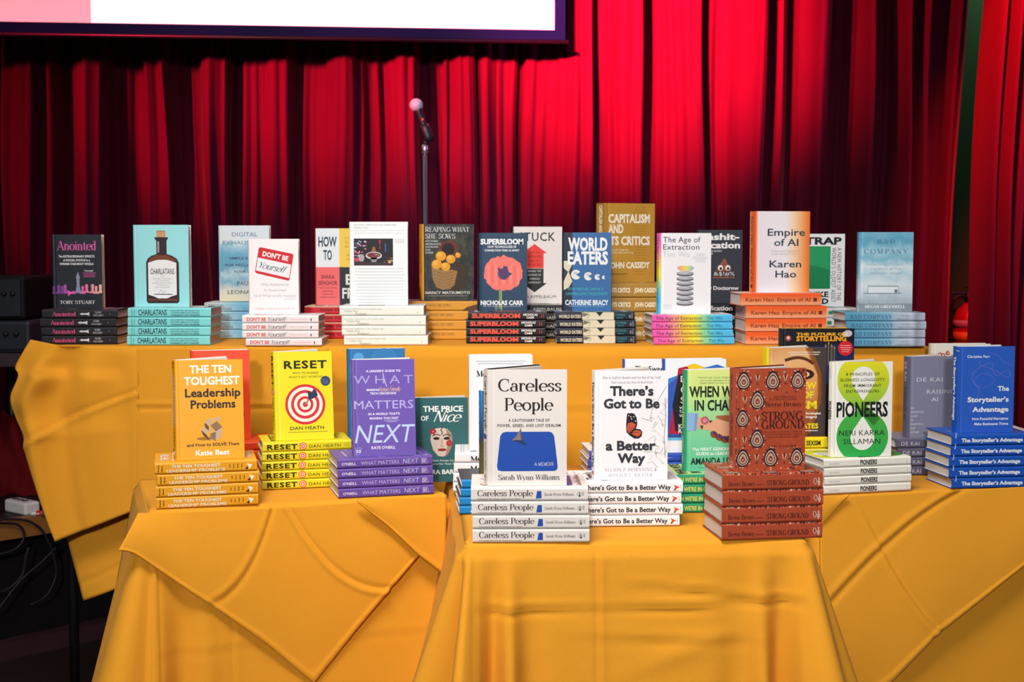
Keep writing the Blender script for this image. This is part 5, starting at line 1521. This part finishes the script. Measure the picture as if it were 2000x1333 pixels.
# centre table cloth
cw = TC.w
def flC(side, t, d):
    k = min(1.0, d / .5)
    if side == 'left':
        y = (1 - t) * TC.depth
        return .01 + d * (.16 + .16 * g(y, .03, .06) - .1 * g(y, .13, .05) + .1 * g(y, .26, .07) - .06 * g(y, .42, .06) + .08 * g(y, .6, .08))
    if side == 'cl':
        return .01 + d * (.36 - .36 * g(t, .45, .17) + .14 * g(t, .82, .1) - .1 * t)
    if side == 'front':
        x = t * cw
        return .008 + d * (.06 + .20 * g(x, .0, .022) - .07 * g(x, .042, .016) + .17 * g(x, .075, .02) - .04 * g(x, .125, .03) + .03 * g(x, .3, .2) + .03 * g(x, .5, .08)
                           + .2 * g(x, cw, .025) - .06 * g(x, cw - .05, .02) + .13 * g(x, cw - .09, .022) - .03 * g(x, cw - .15, .03)) + .004 * math.sin(x * 17) * k
    if side == 'cr':
        return .008 + d * (.26 + .2 * math.sin(t * 3.14) - .16 * g(t, .55, .2))
    y = t * TC.depth
    return .008 + d * (.22 + .12 * g(y, .0, .06) - .14 * g(y, .12, .05) + .14 * g(y, .3, .08))
def crC(side, t, d):
    if side != 'front':
        return 0
    x = t * cw
    w1 = d - .108 - .010 * math.sin(x * 6)
    c = .0055 * g(w1, -.004, .005) - .0055 * g(w1, .005, .006)
    c += -.0045 * g(x, .262, .005) + .0045 * g(x, .271, .005)
    w2 = d - .062 - .10 * (x - .33)
    c += (.004 * g(w2, 0, .006) - .004 * g(w2, .011, .006)) * g(x, .47, .13)
    w3 = d - .155 - .04 * x
    c += (.003 * g(w3, 0, .008) - .003 * g(w3, .015, .008)) * g(x, .42, .16)
    w4 = d - .2 + .35 * (x - .45)
    c += .004 * g(w4, 0, .02) * g(x, .45, .12)
    return c
TC.drape('tablecloth', lambda s_, t: .76, flC, None, 'mustard cloth falling to the floor from the middle low table', 'tablecloths', crease=crC)

# left table: base cloth, then a diagonal cloth on top, then another over its right end
lw = TL.w
def flL(side, t, d):
    if side == 'left':
        y = (1 - t) * TL.depth
        return .008 + d * (.2 + .1 * g(y, .02, .05) - .08 * g(y, .12, .05) + .06 * g(y, .25, .06))
    if side == 'cl':
        return .008 + d * (.26 + .1 * math.sin(t * 3.1) - .14 * g(t, .8, .15))
    if side == 'front':
        x = t * lw
        return .008 + d * (.03 + .1 * g(x, 0, .03) - .03 * g(x, .06, .03) + .03 * g(x, .11, .03)) + .003 * math.sin(x * 19) * min(1, d * 3)
    return .01 + d * .08
def crL(side, t, d):
    if side != 'front': return 0
    x = t * lw
    return -.003 * g(x, .175, .006) + .0025 * g(x, .185, .006) + .0025 * g(d, .30, .006) - .002 * g(d, .31, .006)
TL.drape('tablecloth', lambda s_, t: .76, flL, None, 'mustard under-cloth falling to the floor from the angled table with orange books', 'tablecloths', crease=crL)
nL = -TL.ey
planeL = lambda off: TL.at(0, -off, 0)
LP = lambda x, y, off: on_plane(x, y, planeL(off), nL)
# diagonal overlay: its hem drops to a point near the bottom of the photo
edge = [TL.at(-.02, -.012, ZC + .001), TL.at(.02, -.014, ZC - .001), TL.at(lw * .5, -.016, ZC - .002), TL.at(lw * .80, -.016, ZC - .002)]
hem = spline([LP(231, 1076, .05), LP(262, 1082, .046), LP(330, 1128, .036), LP(420, 1188, .03), LP(520, 1258, .03)], 5) + [LP(613, 1336, .03)] + [LP(700, 1226, .03), LP(819, 1084, .03)]
def pushL(u, v):
    w = -.010 * g(u, .0, .1) * v
    ridge1 = g(u - (.50 - .25 * v), 0, .008) * min(1, 3 * (1 - v) + .4)
    ridge2 = g(u - (.56 + .32 * v), 0, .008)
    ridge1 -= g(u - (.50 - .25 * v), .014, .009) * min(1, 3 * (1 - v) + .4)
    ridge2 -= g(u - (.56 + .32 * v), .014, .009)
    return .006 * math.sin(math.pi * v) + .0045 * ridge1 + .0045 * ridge2 + .006 * g(u, .12 + .1 * v, .05) * v + .004 * math.sin(u * 21) * v * (1 - v) + .003 * g(v, .97, .02)
sheet('tablecloth', edge, hem, 130, 70, pushL, nL, 'mustard cloth laid diagonally over the orange-book table, one corner hanging low', 'tablecloths')
hem2 = [LP(697, 979, .04), LP(760, 1030, .042), LP(817, 1085, .044), LP(868, 1124, .044)]
edge2 = [TL.at(lw * .70, -.018, ZC - .001), TL.at(lw * .86, -.019, ZC - .001), TL.at(lw * 1.0, -.019, ZC - .001), TL.at(lw * 1.06, -.019, ZC - .001)]
P_e2 = [LP(697, 978, .036), LP(760, 974, .036), LP(830, 969, .036), LP(872, 967, .036)]
sheet('tablecloth', P_e2, hem2, 40, 30, lambda u, v: .004 * math.sin(math.pi * v) + .003 * g(v, .96, .04), nL, 'mustard cloth edge overlapping the diagonal cloth beside the middle table', 'tablecloths')

# right table
rw = TR.w
def flR(side, t, d):
    if side == 'front':
        x = t * rw
        return .01 + .05 * d + .004 * math.sin(x * 13) * min(1, d * 3)
    return .01 + .1 * d
TR.drape('tablecloth', lambda s_, t: .76, flR, None, 'mustard under-cloth falling from the angled table with blue and cream books', 'tablecloths')
nR = -TR.ey
RP = lambda x, y, off: on_plane(x, y, TR.at(0, -off, 0), nR)
edgeR = [RP(1600, 970, .024), RP(1750, 963, .024), RP(1900, 956, .024), RP(2060, 949, .024), RP(2120, 947, .024)]
hemR = [RP(1600, 1450, .06), RP(1742, 1333, .06), RP(1818, 1255, .06), RP(1820, 1250, .06), RP(2000, 1106, .06), RP(2120, 1010, .06)]
def pushR(u, v):
    return .008 * math.sin(math.pi * v) + .004 * g(v - .26 + .9 * (u - .2), 0, .02) - .004 * g(v - .30 + .9 * (u - .2), 0, .02) + .004 * g(u - .12 - .33 * v, 0, .008) * min(1, v * 3) - .004 * g(u - .135 - .33 * v, 0, .008) * min(1, v * 3) + .004 * math.sin(u * 18) * v * (1 - v) + .003 * g(v, .97, .02)
sheet('tablecloth', edgeR, hemR, 120, 80, pushR, nR, 'mustard cloth laid diagonally over the table of cream and blue books', 'tablecloths')
sheet('tablecloth', [RP(1603, 970, .034), RP(1630, 968.5, .034), RP(1656, 967, .034)], [RP(1603, 1027, .036), RP(1631, 996, .036), RP(1657, 969, .036)], 24, 24, lambda u, v: .003 * math.sin(math.pi * v), nR,
      'small mustard cloth corner peeking out between the terracotta and cream stacks', 'tablecloths')
# ---------------------------------------------------------------- books on the tall back table
def ST(key, *a, **k):
    return stack(key, *a, **k)
def UP(key, px, off, yaw=0, phi=0, label='', on=None, **k):
    p0, yw, zt = STACK_AT[on or key]
    return stand(key, px, p0.y + off, yaw, phi, zt, label=label, **k)

ZBK = ZB + .0015
# rear row first
ST('digital', ZBK, (401, 662), n=4, jit=[0, 1, 0, -1], desc='cloud-printed blue hardcover', where='behind the white name-badge book', group='cloud-printed blue hardcovers lying flat')
UP('digital', 428, .10, 0, label='sky blue hardcover printed with clouds, standing behind the white name-badge book')
ST('howto', ZBK, (597, 662), n=4, jit=[3, 1, -1, -1.5], desc='red-spined hardcover', where='under the four-colour-block cover', group='red-spined hardcovers lying flat')
UP('howto', 616, .075, 0, label='hardcover with white, yellow, pink and black blocks, half hidden by a white book')
ST('reaping', ZBK, (790, 664), n=4, jit=[0, -2, -3, -7], desc='ochre-spined hardcover', where='under the fruit-basket cover', group='ochre-spined hardcovers lying flat')
UP('reaping', 825, .07, 8, 34, label='dark green hardcover picturing a basket of yellow fruit, standing upright')
ST('stuck', ZBK, (950, 662), n=4, jit=[0, 1, -1, 2], desc='black-spined hardcover', where='under the red-and-black-arrow cover', group='black-spined hardcovers under the arrow cover')
UP('stuck', 1000, .09, 2, 24, label='pale hardcover with a red up-arrow and black down-arrow, behind the poppy book')
ST('capitalism', ZBK, (1132, 666), n=4, jit=[0, 2, 4, 3], desc='thick bronze hardcover', where='behind the navy book of bitten discs', group='thick bronze hardcovers lying flat')
UP('capitalism', 1182, .05, 20, 44, label='tall thick bronze hardcover with big white capitals, standing at the back')
ST('ensh', ZBK, (1335, 661), n=4, jit=[0, -2, 1, -3], desc='white-lettered black book', where='under the swirl-face cover', group='black hardcovers under the swirl-face cover')
UP('ensh', 1359, .06, 0, label='black hardcover with a brown swirl face, half hidden by the coil book')
ST('trap', ZBK, (1527, 660), n=3, jit=[0, -1, 1], desc='white green-marked hardcover', where='under the green-square cover', group='white-spined hardcovers with a green mark')
UP('trap', 1556, .06, 3, label='white hardcover with a green square, standing half behind the orange-peach book')

ST('anointed', ZBK, (82, 673.5), (227, 673.2), n=4, jit=[0, -.6, -2.7, 1.4], desc='black hardcover with pink spine title', where='under the chess-piece cover', group='black hardcovers under the chess-piece cover')
UP('anointed', 103, .055, 2, 6, label='charcoal hardcover with pink title and chess pieces, standing on its own stack')
ST('charlatans', ZBK, (248.3, 675), n=4, yaw=.6, jit=[0, 1.5, 2, 2.7], desc='turquoise hardcover', where='under the brown-bottle cover', group='turquoise hardcovers lying flat')
UP('charlatans', 262, .05, 0, 5, label='pale turquoise hardcover picturing a corked brown bottle')
ST('dont', ZBK, (480, 676.5), n=4, jit=[0, -6.5, -6.2, -6.2], desc='white red-lettered hardcover', where='under the red name-badge cover', group='white hardcovers with red spine words')
UP('dont', 486, .055, 0, 6, label='white hardcover picturing a red-and-white name badge')
ST('searches', ZBK, (672, 675), n=4, jit=[0, -4, -4, -8], desc='cream grey-printed hardcover', where='under the white still-life cover', group='cream hardcovers with faint grey print')
UP('searches', 683, .05, 0, 4, label='white hardcover with a small dark still-life picture and grey lines')
ST('superbloom', ZBK, (910.5, 671.5), n=4, jit=[0, 0, 0, 3.5], desc='black hardcover with bold red spine title', where='under the coral-poppy cover', group='black hardcovers with bold red spine titles')
UP('superbloom', 933, .05, 0, 9, label='dark blue hardcover with a blurred coral poppy')
ST('world', ZBK, (1088, 671.5), n=4, yaw=1.5, jit=[0, -1, -1, -3], desc='navy hardcover with cream spine panel', where='under the bitten-discs cover', group='navy hardcovers with cream spine panels')
UP('world', 1098, .05, -4, 10, label='blue hardcover with white capitals and a row of bitten discs')
ST('age', ZBK, (1277, 674), n=4, yaw=3, jit=[0, -3, -4.5, -4], desc='rainbow-spined hardcover', where='under the grey-coil cover', group='rainbow-spined hardcovers lying flat')
UP('age', 1287, .03, 7, 30, label='white hardcover picturing a grey coil topped by a rainbow disc')
ST('empire', ZBK, (1456, 674), n=4, yaw=2, jit=[0, -.5, 0, -11], desc='thick orange hardcover', where='under the tall orange-peach cover', group='thick orange hardcovers lying flat')
UP('empire', 1473, .03, 6, 20, label='peach-to-orange hardcover with large grey letters, on the tallest orange stack')
ST('bad', ZBK, (1650, 678), n=4, jit=[0, 0, 1.5, -1], desc='hazy blue hardcover', where='at the tall table end', group='hazy blue hardcovers lying flat')
UP('bad', 1675, .05, 0, label='hazy sky-blue hardcover at the end of the tall table, by the dark curtain')

# ---------------------------------------------------------------- left table
ZT = ZC + .002
ST('orange', ZT, (352, 938), yaw=16, n=4, jit=[0, 1, 0, 1], desc='red-orange hardcover', where='behind the amber stack', group='red-orange hardcovers lying flat')
UP('orange', 375, .06, 14, 8, tilt=6, label='red-orange hardcover standing half behind the amber leadership book')
ST('ten', ZT, (305.8, 996), (500, 987), n=4, jit=[0, -.5, 2.3, -2], desc='amber paperback-size hardcover', where='nearest the orange table corner', group='amber hardcovers lying flat')
UP('ten', 345, .03, 15, 34, tilt=9, label='amber hardcover picturing a wooden block puzzle, standing upright')
ST('reset', ZT, (513, 958.5), yaw=15, n=5, jit=[0, -1, -1, 0, 1], desc='bright yellow hardcover', where='under the dartboard cover', group='bright yellow hardcovers lying flat')
UP('reset', 539, .03, 16, 30, tilt=9, label='bright yellow hardcover picturing a red-and-white dartboard')
ST('blue', ZT, (676, 932), yaw=9, n=4, jit=[0, 1, 0, 0], desc='deep blue hardcover', where='behind the violet stack', group='deep blue hardcovers behind the violet stack')
UP('blue', 680, .05, 10, 0, tilt=8, label='large deep blue hardcover with pale circles, behind the violet book')
ST('next', ZT, (661.7, 975), (849.7, 965.5), n=4, jit=[0, -1, -2, -2.5], desc='violet hardcover', where='under the violet cover with big slanted letters', group='violet hardcovers lying flat')
UP('next', 690, .03, 11, 12, tilt=8, label='violet hardcover with pale thin capitals, standing on its violet stack')
pz = on_z(812, 943, ZT)
stand('price', 806, pz.y, 5, 16, ZT, label='dark teal paperback picturing a white mask face, standing on the tablecloth')

# ---------------------------------------------------------------- centre table
ST('mebut', ZT, (885, 962), yaw=2, n=4, jit=[0, 1, 3, 3.5], desc='heavy-lettered white book', where='at the back, beside the teal mask book', group='white hardcovers with heavy black spine titles')
UP('mebut', 916, .035, 2, 6, label='white hardcover mostly hidden behind the cream book with the blue shape')
ST('ailie', ZT, (897.6, 1006), yaw=6, n=4, jit=[0, 0, 2.4, 5.1], desc='bright blue-spined dark hardcover', where='behind the cream stack', group='bright blue-spined dark hardcovers')
UP('ai', 939, .06, 17, on='ailie', label='dark hardcover with blue-to-olive spine, squeezed behind the cream book')
ST('sweet', ZT, (1150, 930), yaw=5, n=3, jit=[0, -2, 1], desc='indigo hardcover', where='behind the white butterfly book', group='indigo hardcovers behind the butterfly book')
UP('sweet', 1216, .03, 2, label='white hardcover with a blue band, peeking over the butterfly book')
ST('dos', ZT, (1262, 952), yaw=4, n=4, jit=[0, 1, -1, 0], desc='royal blue-spined hardcover', where='between the butterfly and green books', group='royal blue-spined hardcovers')
UP('dos', 1294, .015, 2, 8, label='white hardcover with overlapping coloured panels, between the butterfly and green books')
ST('incharge', ZT, (1292, 1003), yaw=3, n=4, jit=[0, 1, -1, 1], desc='emerald hardcover with yellow spine words', where='under the handshake cover', group='emerald hardcovers lying flat')
UP('incharge', 1337, .05, 6, 18, label='lime-green hardcover picturing a tattooed handshake')
ST('careless', ZT, (923, 1061.6), yaw=1, n=4, jit=[0, 0, -2, -3], desc='cream hardcover with blue spine mark', where='under the shark-fin cover', group='cream hardcovers with a blue spine mark')
UP('careless', 953, .015, 2, 42, label='cream hardcover with a shark fin on a blue shape, frontmost standing book')
ST('there', ZT, (1113, 1030.5), yaw=3, n=4, jit=[0, 6, 3, 6], desc='bold-lettered white book', where='under the butterfly cover', group='white hardcovers with bold black spine words')
UP('there', 1162, .025, 3, 32, label='white hardcover picturing an orange butterfly breaking glass')
ST('strong', ZT, (1410, 1057.5), (1605.7, 1052), n=4, jit=[0, -.5, 1, -.5], desc='thick terracotta hardcover', where='under the ornamented terracotta cover', group='thick terracotta hardcovers lying flat')
UP('strong', 1437, .02, 9, 22, label='terracotta hardcover patterned with beaded teardrops, standing upright')

# ---------------------------------------------------------------- right table
ST('sexism', ZT, (1446, 946), yaw=6, n=4, jit=[0, 1, -1, 0], desc='lemon-spined book', where='behind the terracotta books', group='lemon-spined hardcovers lying flat')
UP('sexism', 1496, .03, 4, 28, label='brown hardcover picturing a close-up face with yellow capitals')
ST('pioneers', ZT, (1608.9, 967), (1790.5, 958.5), n=4, jit=[0, 1, 0, -1], desc='ivory hardcover', where='under the green figure-eight cover', group='ivory hardcovers lying flat')
UP('pioneers', 1624, .03, 7, 24, label='ivory hardcover with a yellow-green figure eight')
ST('dekai', ZT, (1752, 930), yaw=5, n=4, jit=[0, 1, 0, -4], desc='slate-violet hardcover', where='between the ivory and cobalt stacks', group='slate-violet hardcovers lying flat')
UP('dekai', 1772, .02, 8, 28, label='silvery lilac hardcover half hidden by the cobalt book')
ST('farr', ZT, (1858.9, 956), yaw=7, n=5, jit=[0, -6, -6, -3, -2], desc='cobalt blue hardcover', where='under the cobalt scribble cover', group='cobalt blue hardcovers lying flat')
UP('farr', 1868, .03, 7, 14, label='cobalt blue hardcover with a thin scribbled line, standing upright')
# ---------------------------------------------------------------- back corner of the right table
def px_of(p):
    d = Vector(p) - CAM
    k = d.dot(FWD)
    return 1000 + FPX * d.x / k, 666.5 - FPX * d.dot(UPV) / k
def stack_at_depth(key, px, y, **kw):
    p = Vector((x_at(px, y), y, ZT))
    return stack(key, ZT, px_of(p), **kw)
ORD[6] = ['lowest', 'fifth from top', 'fourth from top', 'third from top', 'second from top', 'topmost']
stack_at_depth('story', 1520, 3.50, yaw=4, n=5, desc='black hardcover', where='behind the lemon-spined stack', group='black hardcovers hidden behind the lemon-spined stack')
UP('story', 1523, .01, 2, 9, label='black hardcover with yellow-orange title and red dot, behind the face book')
stack_at_depth('leaf', 1398, 3.155, yaw=1, n=4, desc='small leaf-green-spined hardcover', where='behind the handshake book', group='small green-spined hardcovers behind the handshake book')
UP('leaf', 1397, .03, 2, 10, label='white hardcover with green leaf lines, just peeking between the handshake and terracotta books')
stack_at_depth('un', 1852, 3.61, yaw=1, n=4, desc='oatmeal hardcover', where='behind the cobalt books', group='oatmeal hardcovers behind the cobalt books')
UP('un', 1815, .01, 1, 5, label='oatmeal hardcover with slanting red words and ink drawing, behind the cobalt book')

# ---------------------------------------------------------------- fire extinguisher by the green wall
ex, ey = x_at(1894, 6.98), 6.98
top = on_y(1890, 592, ey).z
fx = empty('fire_extinguisher', (ex, ey, top - .52))
redm = solid('red enamel', '#9a1420', .3, .5)
bm = bmesh.new(); add_lathe(bm, [(.001, 0), (.07, 0), (.075, .01), (.075, .43), (.06, .48), (.03, .51), (.022, .52), (.001, .52)], 28); part('cylinder_body', bm, redm, fx)
bm = bmesh.new(); add_lathe(bm, [(.0762, .39), (.0762, .43)], 28, 0); me = part('label_band', bm, solid('grey white label', '#9aa0a2', .5), fx)
bm = bmesh.new(); add_lathe(bm, [(.0764, .32), (.0764, .37)], 28, 0); part('yellow_label', bm, solid('yellow label', '#b9a232', .5), fx)
bm = bmesh.new(); add_lathe(bm, [(.02, .52), (.02, .56), (.012, .57), (.012, .585), (.001, .586)], 14); add_box(bm, (-.09, -.012, .565), (.03, .012, .577), 0, .003); add_box(bm, (-.085, -.01, .595), (.03, .01, .607), 0, .003, M=Matrix.Rotation(R(6), 4, 'Y')); part('valve_handle', bm, solid('dark chrome', '#555a60', .25, .5, metal=.8), fx)
bm = bmesh.new(); add_tube(bm, spline([(-.02, -.01, .55), (-.07, -.02, .55), (-.095, -.02, .48), (-.09, -.02, .32), (-.088, -.02, .2)], 6), .009, 8); part('hose', bm, blk, fx)
bm = bmesh.new(); add_box(bm, (-.03, .06, .3), (.03, .12, .42), 0, .003); part('wall_bracket', bm, blk, fx)
tag(fx, 'red fire extinguisher on the green wall, seen between the two curtains', 'fire extinguisher')

# ---------------------------------------------------------------- equipment at the stage edge
yq = 4.78
def zq(py, y=yq): return on_y(20, py, y).z
tx0, tx1 = x_at(-260, yq), x_at(58, yq + .1)
tb = empty('side_table', ((tx0 + tx1) / 2, yq + .25, ZS))
hx = (tx1 - tx0) / 2; zt_ = zq(690) - ZS
dk = solid('dark table top', '#3a2a30', .5, .3, noise=.15)
bm = bmesh.new(); add_box(bm, (-hx, -.27, zt_ - .05), (hx, .27, zt_), 0, .004); part('tabletop', bm, dk, tb)
for sx_ in (-1, 1):
    for sy_ in (-1, 1):
        bm = bmesh.new(); add_tube(bm, [(sx_ * (hx - .22), sy_ * .22, 0), (sx_ * (hx - .22), sy_ * .22, zt_ - .05)], .016, 8); part('leg', bm, blk, tb)
tag(tb, 'small dark side table of sound equipment at the stage edge', 'table')
zt_ += ZS
def gear(name, x0, x1, z0, h, y, d, mat, label, cat):
    r_ = empty(name, (x_at((x0 + x1) / 2, y), y + d / 2, z0))
    w = x_at(x1, y) - x_at(x0, y)
    bm = bmesh.new(); add_box(bm, (-w / 2, -d / 2, 0), (w / 2, d / 2, h), 0, .012); part('casing', bm, mat, r_)
    bm = bmesh.new(); add_box(bm, (-w / 2 + .015, -d / 2 - .006, .012), (w / 2 - .015, -d / 2 + .004, h - .012), 0, .003); part('front_panel', bm, solid('dark grey panel', '#20222c', .5, .3, noise=.3, scale=60), r_)
    for k in range(3):
        bm = bmesh.new(); add_lathe(bm, [(.001, 0), (.009, 0), (.008, .012), (.001, .012)], 12, M=Matrix.Translation((w * (.18 + .1 * k), -d / 2 - .006, h * .6)) @ Matrix.Rotation(R(90), 4, 'X')); part('knob', bm, blk, r_)
    tag(r_, label, cat)
    return r_
rk = gear('rack_unit', -150, 54, zt_ + .0005, zq(628) - zt_, yq, .4, solid('blue grey case', '#2b2d3a', .5, .3, noise=.2), 'wide blue-grey equipment rack on the dark side table, lower of two boxes', 'equipment rack')
gear('amplifier', -130, 46, zq(627) + .0015, zq(541) - zq(627), yq + .03, .34, solid('black tolex', '#0d0d10', .6, .2, noise=.2), 'black amplifier box stacked on top of the blue-grey rack', 'amplifier')
# things on the stage floor below
def chair_heap():
    bm = bmesh.new()
    bmesh.ops.create_uvsphere(bm, u_segments=56, v_segments=36, radius=1)
    rr = random.Random(4)
    for v in bm.verts:
        k = 1 + .16 * math.sin(v.co.x * 9 + 2 + v.co.z * 4) * math.sin(v.co.z * 7) + .09 * math.sin(v.co.y * 9 + v.co.x * 13)
        v.co = Vector((v.co.x * .17 * k, v.co.y * .12 * k, max(-.02, v.co.z) * .30 * k + .006))
    return bm
hp = part('red_cloth', chair_heap(), solid('crumpled red cloth', '#5c0a10', .85, .1, noise=.25, scale=14), None, True)
hp.location = (x_at(30, 5.15), 5.15, ZS)
tag(hp, 'crumpled red cloth lying on the stage behind the white power strip', 'cloth')
ps0, ps1 = on_z(18, 962, ZS), on_z(60, 988, ZS)
ps = empty('power_strip', (0, 0, 0))
w_ = solid('white plastic', '#d9d3cf', .4, .4, noise=.06)
A, B = on_y(22, 955, 4.74), on_y(62, 984, 4.66)
d_ = (B - A); ln = d_.length
ps.location = Vector((A.x, A.y, ZS)); ps.rotation_euler = (0, 0, math.atan2(d_.y, d_.x))
bm = bmesh.new(); add_box(bm, (0, -.03, 0), (ln, .03, .045), 0, .008); part('casing', bm, w_, ps)
for k in range(3):
    bm = bmesh.new(); add_box(bm, (.02 + k * .03, -.012, .044), (.036 + k * .03, .012, .047), 0, .002); part('socket', bm, blk, ps)
tag(ps, 'white power strip lying on the stage near the hanging cloth corner', 'power strip')
for px_, col, lab in ((66, '#c8202a', 'small red cable plug on the stage edge beside the white power strip'), (78, '#1f6a4e', 'small green cable plug on the stage edge beside the red plug')):
    p = on_z(px_, 990, ZS)
    p = Vector((x_at(px_, 4.62), 4.62, ZS + .012))
    c_ = empty('cable_plug', p)
    bm = bmesh.new(); add_tube(bm, [(-.012, 0, 0), (.02, .004, 0)], .0105, 10); part('plug_body', bm, solid('plug ' + col, col, .4), c_)
    bm = bmesh.new(); add_tube(bm, [(-.032, -.003, 0), (-.012, 0, 0)], .0075, 10); part('plug_tip', bm, w_, c_)
    tag(c_, lab, 'plug')
cab = solid('black cable', '#1d1a20', .5, .3)
for pts, lab in (([(-20, 1018), (40, 1015), (75, 1030), (95, 1060), (108, 1100), (108, 1130), (90, 1165), (60, 1182)], 'long black cable looping from the stage edge down the dark panelling'),
                 ([(-15, 1022), (30, 1024), (46, 1040), (42, 1062), (20, 1078), (-20, 1086)], 'short black cable curling over the oak stage nosing'),
                 ([(110, 1070), (80, 1100), (62, 1115), (40, 1135), (20, 1160), (-10, 1200)], 'black cable slanting down across the stage panelling'),
                 ([(56, 1070), (50, 1090), (45, 1120), (30, 1140), (8, 1155), (-15, 1158)], 'thin dark cable hanging under the oak nosing')):
    P3 = []
    for x, y in pts:
        q = on_plane(x, y, a0 + sn * .03, sn)
        if y < 1045:
            q = on_plane(x, y, a0 + sn * .028, sn)
        P3.append(q)
    bm = bmesh.new(); add_tube(bm, spline(P3, 6), .0042, 8)
    o = part('cable', bm, cab, None)
    tag(o, lab, 'cable')
